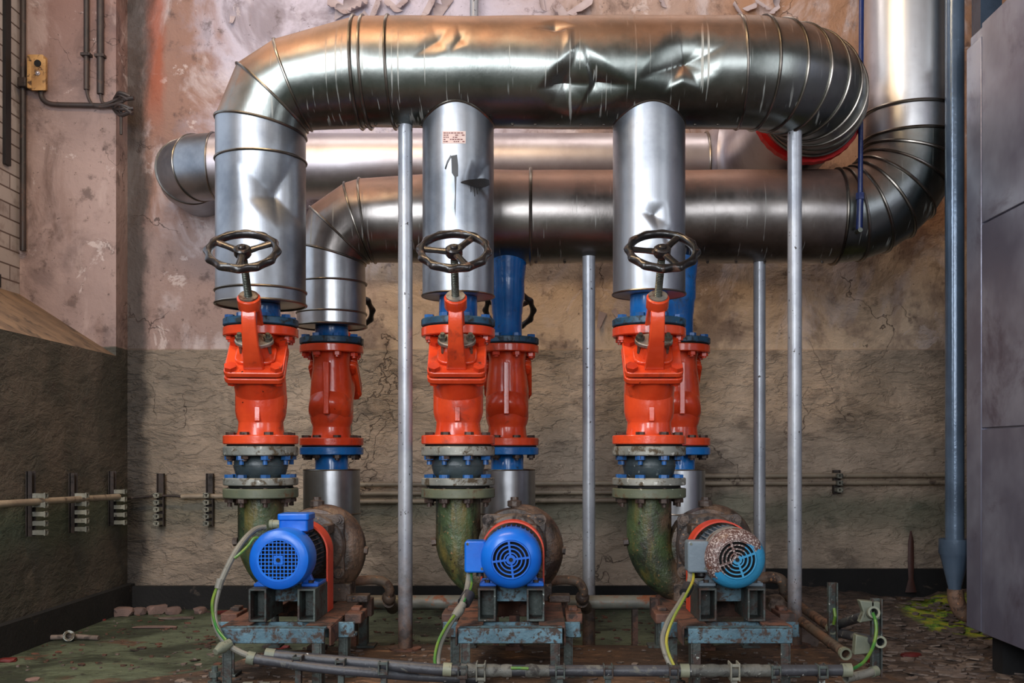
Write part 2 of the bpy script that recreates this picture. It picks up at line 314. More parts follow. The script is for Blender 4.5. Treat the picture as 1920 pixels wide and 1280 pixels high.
# ------------------------------------------------------------------ mesh builder
def frame(p, z, xh=(1, 0, 0)):
    z = Vector(z).normalized(); x = Vector(xh)
    x = x - z * x.dot(z)
    if x.length < 1e-5: x = Vector((0, 1, 0)) - z * z.y
    x.normalize(); y = z.cross(x)
    m = Matrix((x, y, z)).transposed().to_4x4(); m.translation = Vector(p)
    return m
I4 = Matrix.Identity(4)
class MB:
    def __init__(self): self.v = []; self.f = []
    def add(self, vs, fs, m=None):
        o = len(self.v)
        self.v += [(m @ Vector(p)) if m is not None else Vector(p) for p in vs]
        self.f += [tuple(i + o for i in f) for f in fs]
        return self
    def rings(self, rs, cap=True, close=False, m=None):
        n = len(rs[0]); vs = [p for r in rs for p in r]; fs = []
        k = len(rs)
        for i in range(k if close else k - 1):
            a, b = i * n, ((i + 1) % k) * n
            for j in range(n):
                fs.append((a + j, a + (j + 1) % n, b + (j + 1) % n, b + j))
        if cap and not close:
            fs.append(tuple(range(n - 1, -1, -1))); fs.append(tuple((k - 1) * n + j for j in range(n)))
        return self.add(vs, fs, m)
    def lathe(self, prof, m=None, n=32, cap=True, close=False):
        rs = [[(r * math.cos(2 * PI * j / n), r * math.sin(2 * PI * j / n), z) for j in range(n)] for r, z in prof]
        return self.rings(rs, cap, close, m)
    def cyl(self, p0, p1, r0, r1=None, n=20, cap=True):
        p0 = Vector(p0); p1 = Vector(p1); d = p1 - p0
        return self.lathe([(r0, 0), (r1 if r1 is not None else r0, d.length)], frame(p0, d), n, cap)
    def box(self, c, s, m=None):
        x, y, z = (q / 2 for q in s); c = Vector(c)
        vs = [c + Vector((a * x, b * y, d * z)) for d in (-1, 1) for b in (-1, 1) for a in (-1, 1)]
        return self.add(vs, [(0, 2, 3, 1), (4, 5, 7, 6), (0, 1, 5, 4), (2, 6, 7, 3), (0, 4, 6, 2), (1, 3, 7, 5)], m)
    def prism(self, poly, h, m=None, z0=0.0):
        n = len(poly)
        return self.rings([[(x, y, z0) for x, y in poly], [(x, y, z0 + h) for x, y in poly]], True, False, m)
    def tube(self, pts, r, n=10, cap=True, close=False):
        pts = [Vector(p) for p in pts]; k = len(pts); rs = []
        prev = None
        for i in range(k):
            if close: t = pts[(i + 1) % k] - pts[i - 1]
            else: t = pts[min(i + 1, k - 1)] - pts[max(i - 1, 0)]
            t.normalize()
            if prev is None:
                x = Vector((0, 0, 1)) if abs(t.z) < .9 else Vector((1, 0, 0))
            else: x = prev
            x = (x - t * x.dot(t)).normalized(); prev = x; y = t.cross(x)
            rr = r[i] if isinstance(r, (list, tuple)) else r
            rs.append([pts[i] + (x * math.cos(2 * PI * j / n) + y * math.sin(2 * PI * j / n)) * rr for j in range(n)])
        return self.rings(rs, cap, close)
    def sphere(self, c, r, n=16, sc=(1, 1, 1)):
        prof = [(max(1e-4, math.sin(PI * i / (n // 2)) * r), -math.cos(PI * i / (n // 2)) * r) for i in range(n // 2 + 1)]
        m = Matrix.Translation(Vector(c)) @ Matrix.Diagonal((*sc, 1))
        return self.lathe(prof, m, n)
    def hexbolt(self, m, r, h, n=6):
        return self.prism([(r * math.cos(2 * PI * j / n), r * math.sin(2 * PI * j / n)) for j in range(n)], h, m)
    def mesh(self, name, sharp=35):
        me = bpy.data.meshes.new(name)
        me.from_pydata([tuple(p) for p in self.v], [], self.f)
        bm = bmesh.new(); bm.from_mesh(me)
        bmesh.ops.recalc_face_normals(bm, faces=bm.faces)
        bm.to_mesh(me); bm.free()
        me.shade_smooth(); me.set_sharp_from_angle(angle=math.radians(sharp))
        return me
def catmull(pts, sub=6):
    pts = [Vector(p) for p in pts]; out = []
    for i in range(len(pts) - 1):
        p0, p1, p2, p3 = pts[max(i - 1, 0)], pts[i], pts[i + 1], pts[min(i + 2, len(pts) - 1)]
        for s in range(sub):
            t = s / sub
            out.append(.5 * ((2 * p1) + (p2 - p0) * t + (2 * p0 - 5 * p1 + 4 * p2 - p3) * t * t + (3 * p1 - p0 - 3 * p2 + p3) * t ** 3))
    out.append(pts[-1]); return out
def rrect(w, h, r, k=5):
    out = []
    for cx, cy, a0 in ((w / 2 - r, h / 2 - r, 0), (-w / 2 + r, h / 2 - r, PI / 2), (-w / 2 + r, -h / 2 + r, PI), (w / 2 - r, -h / 2 + r, 1.5 * PI)):
        for i in range(k + 1):
            a = a0 + PI / 2 * i / k; out.append((cx + r * math.cos(a), cy + r * math.sin(a)))
    return out

# ------------------------------------------------------------------ object helpers
def setp(o, label=None, cat=None, group=None, kind=None):
    if label: o['label'] = label
    if cat: o['category'] = cat
    if group: o['group'] = group
    if kind: o['kind'] = kind
    return o
def thing(name, label, cat, loc=(0, 0, 0), rotz=0.0, group=None):
    o = bpy.data.objects.new(name, None); COL.objects.link(o)
    o.empty_display_size = .05
    o.location = loc; o.rotation_euler = (0, 0, rotz)
    return setp(o, label, cat, group)
def inv_of(root):
    w = I4
    chain = []
    while root is not None: chain.append(root); root = root.parent
    for c in reversed(chain):
        w = w @ (Matrix.LocRotScale(c.location, c.rotation_euler, None))
    return w.inverted()
def part(name, mb, mat, parent=None, world=True, bevel=0.0, sharp=35, label=None):
    """one mesh object; 'world' means the vertices were given in world coordinates"""
    if world and parent is not None:
        iv = inv_of(parent); mb.v = [iv @ p for p in mb.v]
    me = mb.mesh(name, sharp); me.materials.append(M[mat])
    o = bpy.data.objects.new(name, me); COL.objects.link(o)
    if parent is not None: o.parent = parent
    if bevel:
        b = o.modifiers.new('bevel', 'BEVEL'); b.width = bevel; b.segments = 2; b.limit_method = 'ANGLE'; b.angle_limit = math.radians(40)
    if label: o['label'] = label
    return o
def single(name, mb, mat, label, cat, group=None, loc=None, bevel=0.0, sharp=35):
    """a thing that is one mesh; origin moved to its base"""
    if loc is None:
        n = len(mb.v); loc = Vector((sum(p.x for p in mb.v) / n, sum(p.y for p in mb.v) / n, min(p.z for p in mb.v)))
    loc = Vector(loc); mb.v = [p - loc for p in mb.v]
    o = part(name, mb, mat, None, False, bevel, sharp); o.location = loc
    return setp(o, label, cat, group)
def shared(name, me, parent, m=None):
    o = bpy.data.objects.new(name, me); COL.objects.link(o); o.parent = parent
    if m is not None: o.matrix_basis = m
    return o
def kids(o): return [c for c in COL.objects if c.parent == o]
def copy_thing(root, loc, rotz, label, group=None):
    r = root.copy(); COL.objects.link(r); r.location = loc; r.rotation_euler = (0, 0, rotz)
    r['label'] = label
    if group: r['group'] = group
    for ch in kids(root):
        c = ch.copy(); COL.objects.link(c); c.parent = r
        for g in kids(ch):
            d = g.copy(); COL.objects.link(d); d.parent = c
    return r
def struct(name, mb, mat, sharp=35, label=None, cat=None):
    o = part(name, mb, mat, None, False, 0, sharp); o['kind'] = 'structure'
    return setp(o, label, cat)
def mesh_of(mb, mat, name, sharp=35):
    me = mb.mesh(name, sharp); me.materials.append(M[mat]); return me

# ================================================================== SETTING
YB, XL = 5.09, -2.0          # back wall, left wall
YN = 4.95                    # far edge of the window niche
XNB = -2.46                  # brick at the back of the niche
XR, YF, ZC = 3.1, -3.4, 3.75
def grid_wall(name, mat, org, u, v, nu, nv, amp, label, cat, nrm):
    org = Vector(org); u = Vector(u); v = Vector(v); nrm = Vector(nrm); mb = MB(); vs = []; fs = []
    for i in range(nu + 1):
        for j in range(nv + 1):
            p = org + u * (i / nu) + v * (j / nv)
            d = mnoise.fractal(p * 2.2, 1.0, 2.0, 4) * amp if 0 < i < nu and 0 < j < nv else 0
            vs.append(p + nrm * d)
    for i in range(nu):
        for j in range(nv):
            a = i * (nv + 1) + j; fs.append((a, a + nv + 1, a + nv + 2, a + 1))
    mb.add(vs, fs); return struct(name, mb, mat, 80, label, cat)
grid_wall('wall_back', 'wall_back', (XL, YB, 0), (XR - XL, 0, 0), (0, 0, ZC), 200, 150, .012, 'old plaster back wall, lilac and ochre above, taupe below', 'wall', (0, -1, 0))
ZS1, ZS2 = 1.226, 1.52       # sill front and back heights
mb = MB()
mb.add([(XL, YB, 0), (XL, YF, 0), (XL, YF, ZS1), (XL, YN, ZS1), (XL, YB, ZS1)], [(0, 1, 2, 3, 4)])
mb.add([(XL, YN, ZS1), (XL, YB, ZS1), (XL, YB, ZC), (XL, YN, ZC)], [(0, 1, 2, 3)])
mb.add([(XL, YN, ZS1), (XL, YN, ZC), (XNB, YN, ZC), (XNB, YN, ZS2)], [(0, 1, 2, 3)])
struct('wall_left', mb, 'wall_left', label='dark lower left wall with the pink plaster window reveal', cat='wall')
mb = MB(); mb.add([(XL, YN, ZS1), (XNB, YN, ZS2), (XNB, 2.6, ZS2), (XL, 2.6, ZS1)], [(0, 1, 2, 3)])
mb.add([(XL, 2.6, ZS1), (XL, 2.6, ZC), (XNB, 2.6, ZC), (XNB, 2.6, ZS2)], [(0, 1, 2, 3)])
struct('trim_1', mb, 'sill', label='sloped tan plaster window sill on the left wall', cat='sill')
mb = MB(); mb.add([(XNB, YN, ZS2), (XNB, 4.5, ZS2), (XNB, 4.5, ZC), (XNB, YN, ZC)], [(0, 1, 2, 3)])
struct('wall_niche', mb, 'brick', label='whitewashed brick strip at the back of the window niche', cat='wall')
mb = MB(); mb.add([(XL, YF, ZS1), (XL, 2.6, ZS1), (XL, 2.6, ZC), (XL, YF, ZC)], [(0, 1, 2, 3)])
struct('wall_near', mb, 'roomwall', cat='wall', label='plain left wall beyond the window niche')
# niche window: black frame with panes
w1 = thing('window_1', 'black framed window set in the left niche', 'window', (XNB, 4.78, ZS2)); w1['kind'] = 'structure'
mb = MB(); mb.box((XNB - .01, 4.815, (2.1 + ZC) / 2), (.05, .05, ZC - 2.1))
mb.box((XNB - .01, 2.63, (ZS2 + ZC) / 2), (.05, .06, ZC - ZS2)); mb.box((XNB - .01, 3.7, ZC - .03), (.05, 2.1, .06)); mb.box((XNB - .01, 3.7, ZS2 + .03), (.05, 2.1, .06)); mb.box((XNB - .01, 3.7, 2.6), (.04, 2.1, .04)); mb.box((XNB - .01, 3.7, 2.6), (.04, .04, 2.1))
part('window_frame', mb, 'windowframe', w1)
mb = MB(); mb.box((0, 0, -.03), (20, 20, .06)); mb.v = [Vector((min(max(p.x, XL - .6), XR), min(max(p.y, YF), YB), p.z)) for p in mb.v]
struct('floor', mb, 'floor', label='worn green painted concrete floor, brown at the right', cat='floor')
mb = MB(); mb.add([(XNB, YF, ZC), (XR, YF, ZC), (XR, YB, ZC), (XNB, YB, ZC)], [(0, 1, 2, 3)])
struct('ceiling', mb, 'ceiling', label='ochre ceiling of the plant room', cat='ceiling')
mb = MB(); mb.add([(XR, YF, 0), (XR, YB, 0), (XR, YB, ZC), (XR, YF, ZC)], [(0, 1, 2, 3)])
struct('wall_right', mb, 'roomwall', label='plain right wall behind the steel cabinet', cat='wall')
mb = MB()     # front wall with two window openings
ops = [(-1.7, -.3, 1.1, 3.2), (.7, 2.3, 1.1, 3.2)]
xs = [XL] + [q for o_ in ops for q in o_[:2]] + [XR]
for i in range(len(xs) - 1):
    a, b = xs[i], xs[i + 1]
    if i % 2 == 0: mb.add([(a, YF, 0), (b, YF, 0), (b, YF, ZC), (a, YF, ZC)], [(0, 1, 2, 3)])
    else:
        mb.add([(a, YF, 0), (b, YF, 0), (b, YF, 1.1), (a, YF, 1.1)], [(0, 1, 2, 3)]); mb.add([(a, YF, 3.2), (b, YF, 3.2), (b, YF, ZC), (a, YF, ZC)], [(0, 1, 2, 3)])
struct('wall_front', mb, 'roomwall', label='front wall with two window openings', cat='wall')
# bitumen base band
mb = MB(); mb.box(((XL + .72) / 2, YB - .012, .0565), (.72 - XL, .05, .113)); struct('baseboard_back', mb, 'base', label='black bitumen band at the foot of the back wall', cat='baseboard')
mb = MB(); mb.box(((XR + .72) / 2, YB - .012, .0985), (XR - .72, .05, .197)); struct('baseboard_right', mb, 'base', label='taller black band at the foot of the back wall, right of the pumps', cat='baseboard')
mb = MB(); mb.box((XL + .012, (YB + YF) / 2, .062), (.05, YB - YF, .124)); struct('baseboard_left', mb, 'base', label='black bitumen band at the foot of the left wall', cat='baseboard')

# plinth under the pumps
ZP = .10
outline = [(-1.62, 1.7), (-1.55, 2.7), (-1.17, 3.04), (-.98, 3.2), (-.93, 3.42), (-.70, 3.56), (-.45, 3.60), (-.1, 3.575), (.25, 3.60), (.6, 3.58), (.93, 3.66), (1.02, 3.5), (1.05, 3.1), (1.2, 2.6), (1.25, 1.7)]
pts = []
for i in range(len(outline)):
    a = Vector((*outline[i], 0)); b = Vector((*outline[(i + 1) % len(outline)], 0)); k = max(1, int((b - a).length / .04))
    for s in range(k):
        q = a.lerp(b, s / k); j = mnoise.noise(q * 9) * .022; pts.append((q.x + j, q.y + mnoise.noise(q * 9 + Vector((5, 5, 5))) * .022))
mb = MB(); cxm, cym = -.1, 2.7
ins = [(cxm + (x - cxm) * .985, cym + (y - cym) * .985) for x, y in pts]
outr = [(x + (.16 if x > .9 else 0), y) for x, y in pts]
mb.rings([[(x, y, .0) for x, y in outr], [(x, y, ZP - .012) for x, y in pts], [(x, y, ZP) for x, y in ins]], True)
single('plinth', mb, 'plinth', 'low rough brown concrete plinth under the three pumps', 'plinth', sharp=50)

# peeling paint curls on the back wall
wb = bpy.data.objects['wall_back']
def curl(px, py, w, h, ang, roll, name='paint_curl'):
    c = P(px, py, YB - .012); mb = MB(); n, k = 10, 7; vs = []
    R = Matrix.Rotation(ang, 4, 'Y')
    w *= 1.35; h *= 1.2; q0 = random.uniform(0, 90); jag = [.85 + .7 * mnoise.noise(Vector((q0 + i * .42, 0, 0))) + random.uniform(-.07, .07) for i in range(n + 1)]
    for s in (0, 1):
        for i in range(n + 1):
            for j in range(k + 1):
                u = (i / n - .5 + .04 * jag[i]) * w * (1 - .45 * j / k); t = j / k * h * jag[i]
                a = t / h * roll
                y = -(1 - math.cos(a)) * h / max(roll, .3) * .8 - s * .0016
                z = -math.sin(a) * h / max(roll, .3)
                vs.append(R @ Vector((u, y, z)) + c)
    fs = []; o = (n + 1) * (k + 1)
    for i in range(n):
        for j in range(k):
            a = i * (k + 1) + j; q = (a, a + 1, a + k + 2, a + k + 1); fs.append(q); fs.append(tuple(x + o for x in reversed(q)))
    border = [i * (k + 1) for i in range(n + 1)] + [n * (k + 1) + j for j in range(1, k + 1)] + [i * (k + 1) + k for i in range(n - 1, -1, -1)] + [j for j in range(k - 1, 0, -1)]
    for i in range(len(border)):
        a, b = border[i], border[(i + 1) % len(border)]; fs.append((a, b, b + o, a + o))
    mb.add(vs, fs); part(name, mb, 'flake', wb, False, sharp=60)
for a in [(640, 6, .12, .07, .5, 1.6), (668, 2, .10, .08, -.4, 1.9), (655, 22, .12, .06, 2.6, 1.5), (700, 12, .09, .05, -1.2, 1.7), (690, 28, .05, .04, .9, 1.4), (738, 6, .08, .05, .7, 1.6), (752, 2, .06, .05, -.7, 1.8), (800, 8, .10, .05, -1.1, 1.5), (835, 22, .12, .06, 2.2, 1.4), (812, 34, .05, .04, .2, 1.6), (1020, 2, .07, .03, 1.4, 1.4), (1058, 16, .10, .08, .9, 1.7), (1085, 8, .12, .06, -.6, 1.5), (1245, 2, .05, .03, 1.2, 1.3), (1385, 14, .06, .03, 1.0, 1.5), (1405, 10, .06, .04, -.4, 1.5), (1430, 6, .07, .03, .6, 1.5), (1450, 16, .05, .03, -.8, 1.5), (1462, 4, .05, .05, 1.8, 1.6), (436, 30, .02, .05, .1, 1.2), (1130, 585, .03, .09, .3, .9), (1150, 580, .02, .07, -.5, 1.0)]:
    curl(*a)

# ================================================================== INSULATED PIPES
def ringpts(c, a, b, n):
    return [c + a * math.cos(2 * PI * j / n) + b * math.sin(2 * PI * j / n) for j in range(n)]
BANDS = []
def bead(c, a, b, r=.006, n=72):
    r = r * .78; k = 1 + r * .3 / a.length; mb = MB()
    mb.tube(ringpts(c, a * k, b * k, n), r, 8, close=True); BANDS.append(mb)
def flush_bands(parent, world=True):
    for b in BANDS: part('seam_band', b, 'band', parent, world)
    BANDS.clear()
def bary(p, a, b, c):
    d = (b[1] - c[1]) * (a[0] - c[0]) + (c[0] - b[0]) * (a[1] - c[1])
    if abs(d) < 1e-9: return None
    u = ((b[1] - c[1]) * (p[0] - c[0]) + (c[0] - b[0]) * (p[1] - c[1])) / d
    v = ((c[1] - a[1]) * (p[0] - c[0]) + (a[0] - c[0]) * (p[1] - c[1])) / d
    w = 1 - u - v
    return (u, v, w) if min(u, v, w) >= 0 else None
def fan(boundary, center, depth):
    return [((*boundary[i], 0), (*boundary[(i + 1) % len(boundary)], 0), (*center, depth)) for i in range(len(boundary))]
def dent(mb, tris, axis_pt, axis_dir):
    """knock creased dents into the camera-facing skin of a pipe (axis_pt/axis_dir give its centre line)"""
    ax = Vector(axis_dir).normalized(); a0 = Vector(axis_pt); cam = Vector((0, 0, CZ))
    for i, p in enumerate(mb.v):
        nrm = (p - a0); nrm = nrm - ax * nrm.dot(ax)
        if nrm.length < 1e-6: continue
        nrm.normalize()
        if nrm.dot(cam - p) < 0: continue
        q = (VX + p.x * F / p.y, VY - (p.z - CZ) * F / p.y)
        best = 0.0
        for t in tris:
            s = bary(q, t[0], t[1], t[2])
            if s:
                d = t[2][2] * s[2] ** 1.5
                if abs(d) > abs(best): best = d
        mb.v[i] = p - nrm * best
Y0, Y1 = 3.5, 4.07
FX = [-.925, -.259, .385]              # front valve axes
RX = [PX(622, Y1), PX(951, Y1), PX(1272, Y1)]  # rear valve axes
ZU, ZL, RU, RL = 2.044, 1.688, .178, .180
S0, S1 = Y0 / F, Y1 / F
YV = Vector((0, 1, 0))
def mitre(o, i, Y, b):
    s = Y / F
    A = Vector(((o[0] - VX) * s, Y, CZ + (VY - o[1]) * s)); B = Vector(((i[0] - VX) * s, Y, CZ + (VY - i[1]) * s))
    return ((A + B) / 2, (A - B) / 2, YV * b)
# ---- upper pipe ---------------------------------------------------
up = thing('insulated_pipe', 'large dented metal-clad pipe running across the top, bent down at left', 'pipe', (-.925, Y0, 1.26))
r0 = .1485
mit = [mitre((404, 212), (567, 245), Y0, r0), mitre((448, 126), (574, 243), Y0, .151), mitre((520, 80), (580, 240), Y0, .157), (Vector((-.585, Y0, ZU)), Vector((-.012, 0, RU)), YV * RU)]
mit[0] = (Vector((-.925, Y0, 1.858)), Vector((-.1485, 0, .03)), YV * r0)
mb = MB(); n = 72
mb.rings([ringpts(*m_, n) for m_ in mit], cap=False)
part('elbow', mb, 'jacket', up, sharp=20)
mb = MB()
for m_ in mit[:3]: bead(*m_)
flush_bands(up)
# vertical leg
mb = MB(); rs = []
zz = [1.26 + (1.858 - 1.26) * i / 70 for i in range(71)]
for i, z in enumerate(zz):
    if i == 70: rs.append(ringpts(*mit[0], 120))
    else: rs.append([Vector((-.925 - math.cos(2 * PI * j / 120) * r0, Y0 + math.sin(2 * PI * j / 120) * r0, z)) for j in range(120)])
mb.rings(rs, cap=False)
dent(mb, fan([(440, 300), (500, 270), (570, 270), (572, 425), (520, 430), (452, 372)], (522, 366), .034), (-.925, Y0, 0), (0, 0, 1))
part('vertical_leg', mb, 'jacket_clean', up, sharp=28)
mb = MB()
for z in (1.745, 1.305, 1.262): bead(Vector((-.925, Y0, z)), Vector((-r0, 0, 0)), YV * r0, .0055)
for z in (): pass
flush_bands(up)
mb = MB(); mb.lathe([(.06, 0), (r0 - .002, 0), (r0 - .002, .004), (.06, .004)], Matrix.Translation((-.925, Y0, 1.263)), 48, False, True)
part('end_plate', mb, 'band', up)
# horizontal run
xa, xb = -.585, .69; nx, nn = 260, 176; rs = []
for i in range(nx + 1):
    t = i / nx; x = xa + (xb - xa) * t; r = RU + .004 * t
    sh = -.012 * (1 - min(1, t * 20))
    rs.append([Vector((x + sh * math.cos(2 * PI * j / nn), Y0 + math.sin(2 * PI * j / nn) * r, ZU + math.cos(2 * PI * j / nn) * r)) for j in range(nn)])
mb = MB(); mb.rings(rs, cap=False)
T = fan([(1003, 166), (1040, 118), (1091, 74), (1140, 112), (1196, 160), (1130, 205), (1072, 229), (1030, 205)], (1056, 160), .036)
T += fan([(1091, 74), (1196, 160), (1130, 205), (1072, 229), (1075, 160)], (1118, 158), .03)
T += fan([(1192, 150), (1236, 75), (1275, 34), (1330, 50), (1368, 80), (1350, 140), (1318, 172), (1280, 155), (1242, 176)], (1284, 118), .036)
T += fan([(770, 108), (806, 40), (850, 42), (842, 96), (812, 108)], (822, 74), .012)
T += fan([(842, 100), (856, 42), (884, 44), (880, 84)], (864, 72), .008)
T += fan([(990, 50), (1040, 32), (1088, 48), (1050, 60)], (1040, 50), .016)
T += fan([(1056, 28), (1076, 40), (1080, 110), (1050, 112)], (1066, 70), -.005)
dent(mb, T, (0, Y0, ZU), (1, 0, 0))
for i, p in enumerate(mb.v):
    nrm = Vector((0, p.y - Y0, p.z - ZU)).normalized(); mb.v[i] = p + nrm * mnoise.noise(p * 4.5) * .004
part('pipe_jacket', mb, 'jacket', up, sharp=24)
mb = MB()
for x in (PX(672, Y0) , PX(688, Y0), PX(735, Y0), .683): bead(Vector((x, Y0, ZU)), Vector((-.006, 0, RU + .002)), YV * (RU + .002), .0065)
flush_bands(up)
# right elbow, turning back towards the wall
RE = .334; XC, YC = .69, Y0 + RE; ng = 8; rr = RU + .004
gor = []
for k in range(ng + 1):
    a = PI / 2 * k / ng
    rad = Vector((math.sin(a), -math.cos(a), 0)); gor.append((Vector((XC, YC, ZU)) + rad * RE, rad * rr, Vector((0, 0, rr))))
mb = MB(); mb.rings([ringpts(*g, 96) for g in gor], cap=False); part('elbow', mb, 'jacket', up, sharp=20)
mb = MB()
for g in gor[1:]: bead(*g, .0065)
flush_bands(up)
# rivets along the lower edge
rivet = MB(); rivet.sphere((0, 0, 0), .006, 8); ME_RIV = mesh_of(rivet, 'band', 'rivet')
for i in range(16):
    x = xa + .05 + (xb - xa - .05) * i / 16; shared('rivet', ME_RIV, up, inv_of(up) @ Matrix.Translation((x, Y0 - .02, ZU - RU - .001)))
# branches down to the second and third front valves
def branch(x, r, zb, tris, mat='jacket_clean'):
    mb = MB(); N, K = 140, 80; rs = []
    for i in range(K + 1):
        t = i / K; ring = []
        for j in range(N):
            a = 2 * PI * j / N; dy = math.sin(a) * r
            ztop = ZU - math.sqrt(max(0, (RU) ** 2 - dy * dy)) - 0.002
            ring.append(Vector((x - math.cos(a) * r, Y0 + dy, zb + (ztop - zb) * t)))
        rs.append(ring)
    mb.rings(rs, cap=False)
    if tris: dent(mb, tris, (x, Y0, 0), (0, 0, 1))
    o = part('branch_jacket', mb, mat, up, sharp=24)
    mb = MB(); bead(Vector((x, Y0, zb + .002)), Vector((-r, 0, 0)), YV * r, .0045)
    mb = MB(); mb.tube([p + Vector((0, -.001, -.001)) for p in rs[-1]], .004, 6, close=True); BANDS.append(mb)
    flush_bands(up)
    mb = MB(); mb.lathe([(.06, 0), (r - .002, 0), (r - .002, .004), (.06, .004)], Matrix.Translation((x, Y0, zb)), 48, False, True); part('end_plate', mb, 'jacket_white', up)
    return o
D2 = fan([(862, 338), (884, 296), (921, 300), (922, 350), (917, 376), (888, 362)], (900, 336), .02)
b2 = branch(FX[1], .120, 1.288, D2)
b3 = branch(FX[2], .1215, 1.294, fan([(1196, 396), (1214, 372), (1252, 376), (1262, 424), (1236, 440)], (1228, 402), .015) + fan([(1236, 440), (1262, 424), (1270, 470), (1250, 470)], (1252, 446), .008))
def patch(parent, x, r, quads, mat, name, off=.0012, tris=()):
    """thin marks lying on a vertical pipe: quads = lists of (px,py) outline points"""
    mb = MB()
    for poly in quads:
        n = len(poly); outer = []; inner = []
        for px, py in poly:
            X = (px - VX) * S0 * .972
            X = (px - VX) * (Y0 - r * .92) / F
            u = max(-.99, min(.99, (X - x) / r)); yy = Y0 - r * math.sqrt(1 - u * u)
            X = (px - VX) * yy / F; u = max(-.99, min(.99, (X - x) / r)); yy = Y0 - r * math.sqrt(1 - u * u)
            z = CZ + (VY - py) * yy / F
            nrm = Vector((u, -math.sqrt(1 - u * u), 0)); p = Vector((x + u * r, yy, z))
            d = 0.0
            for t in tris:
                w3 = bary((px, py), t[0], t[1], t[2])
                if w3: d = max(d, t[2][2] * w3[2] ** 1.5)
            outer.append(p + nrm * (off - d)); inner.append(p - nrm * (.003 + d))
        h_ = n // 2
        mb.rings([[outer[k], outer[n - 1 - k], inner[n - 1 - k], inner[k]] for k in range(h_)], True)
    return part(name, mb, mat, parent)
def cut(x0, y0, x1, y1, k=8):
    return [(x0 + (x1 - x0) * i / k, y0) for i in range(k + 1)] + [(x1 - (x1 - x0) * i / k, y1) for i in range(k + 1)]
st = patch(b2, FX[1], .120, [cut(830, 246, 873, 269)], 'sticker', 'sticker')
lines = []
for row, y in enumerate((249.5, 253.5, 257.5, 261.5, 265.5)):
    x = 832
    while x < 868:
        w = random.uniform(2, 6)
        if random.random() < .8: lines.append(cut(x, y - .9, min(x + w, 871), y + .9, 2))
        x += w + 1.2
patch(st, FX[1], .120, lines, 'ink', 'sticker_print', .0018)
patch(b2, FX[1], .120, [[(846, 292), (857, 290), (859, 310), (859, 330), (853, 333), (847, 324)], [(845, 290), (847, 294), (840, 306), (836, 318), (834, 316), (838, 302)], [(852, 332), (856, 332), (855, 362), (856, 392), (854, 406), (852, 390), (853, 362)]], 'tar', 'tar_mark')
patch(b2, FX[1], .120, [[(864, 341), (872, 338), (880, 336), (888, 335), (896, 334), (904, 333), (911, 334), (917, 337), (918, 347), (912, 350), (904, 352), (896, 351), (888, 349), (880, 347), (872, 345), (864, 343)]], 'tar', 'tar_mark', .002, D2)
patch(b2, FX[1], .120, [[(q, 348), (q + 1.6, 348), (q + 1.2, 348 + l_), (q + .4, 348 + l_)] for q, l_ in ((882, 12), (889, 20), (894, 16), (899, 9))], 'tar', 'tar_drip', .0022, D2)
# ---- red collar, pale elbow, wall pipe ----------------------------
XE = XC + RE
wp = thing('wall_pipe', 'pale metal-clad pipe along the back wall behind everything', 'pipe', (XE, 3.86, 1.85))
YW = 4.72; ZW = 2.066; rw = .196; RB = .25; rings = []
cl = [(Vector((XE, 3.852, ZW)), 0.0, rw), (Vector((XE, 4.2, ZW)), 0.0, rw), (Vector((XE, YW - RB, ZW)), 0.0, rw)]
for k in range(1, 9):
    a = PI / 2 * k / 8
    cl.append((Vector((XE - RB + RB * math.cos(a), YW - RB + RB * math.sin(a), ZW)), a, rw - (.05 if k > 6 else 0) * (k - 6) / 2))
mb = MB()
mb.rings([ringpts(c, Vector((math.cos(a), math.sin(a), 0)) * r, Vector((0, 0, r)), 64) for c, a, r in cl], cap=False)
part('elbow', mb, 'jacket_white', wp, sharp=25)
mb = MB(); rwp = .146; X2 = -1.455; Rl = .17
path = [(Vector((XE - RB, YW, ZW)), PI / 2, rwp), (Vector((0, YW, ZW)), PI / 2, rwp), (Vector((X2, YW, ZW)), PI / 2, rwp)]
mb.rings([ringpts(c, Vector((math.cos(a), math.sin(a), 0)) * r, Vector((0, 0, r)), 64) for c, a, r in path], cap=False)
part('pipe_jacket', mb, 'jacket_white', wp)
lel = []
for k in range(0, 4):
    a = PI / 2 * k / 3; c = Vector((X2 - Rl * math.sin(a), YW + Rl * (1 - math.cos(a)), ZW)); lel.append((c, Vector((math.sin(a), math.cos(a), 0)) * rwp * 1.02, Vector((0, 0, rwp * 1.02))))
lel.append((Vector((X2 - Rl, YB + .02, ZW)), Vector((rwp, 0, 0)), Vector((0, 0, rwp))))
mb = MB(); mb.rings([ringpts(*g, 64) for g in lel], cap=False); part('elbow', mb, 'jacket_clean', wp, sharp=20)
mb = MB()
for g in lel[:3]: bead(*g, .005)
bead(Vector((XE - RB, YW, ZW)), Vector((0, rwp + .004, 0)), Vector((0, 0, rwp + .004)), .006)
flush_bands(wp)
mb = MB(); k = 72; ro, ri = .208, .150
rs = []
for (r, y) in ((ri, 3.875), (ro, 3.868), (ro + .002, 3.90), (ri, 3.90)):
    rs.append([Vector((XE + (r + (.002 if j % 2 else 0)) * math.cos(2 * PI * j / k), y, ZU + .012 + (r + (.002 if j % 2 else 0)) * math.sin(2 * PI * j / k))) for j in range(k)])
mb.rings(rs, False, True); part('red_collar', mb, 'ringred', wp, label='bright red pleated collar ring', sharp=10)
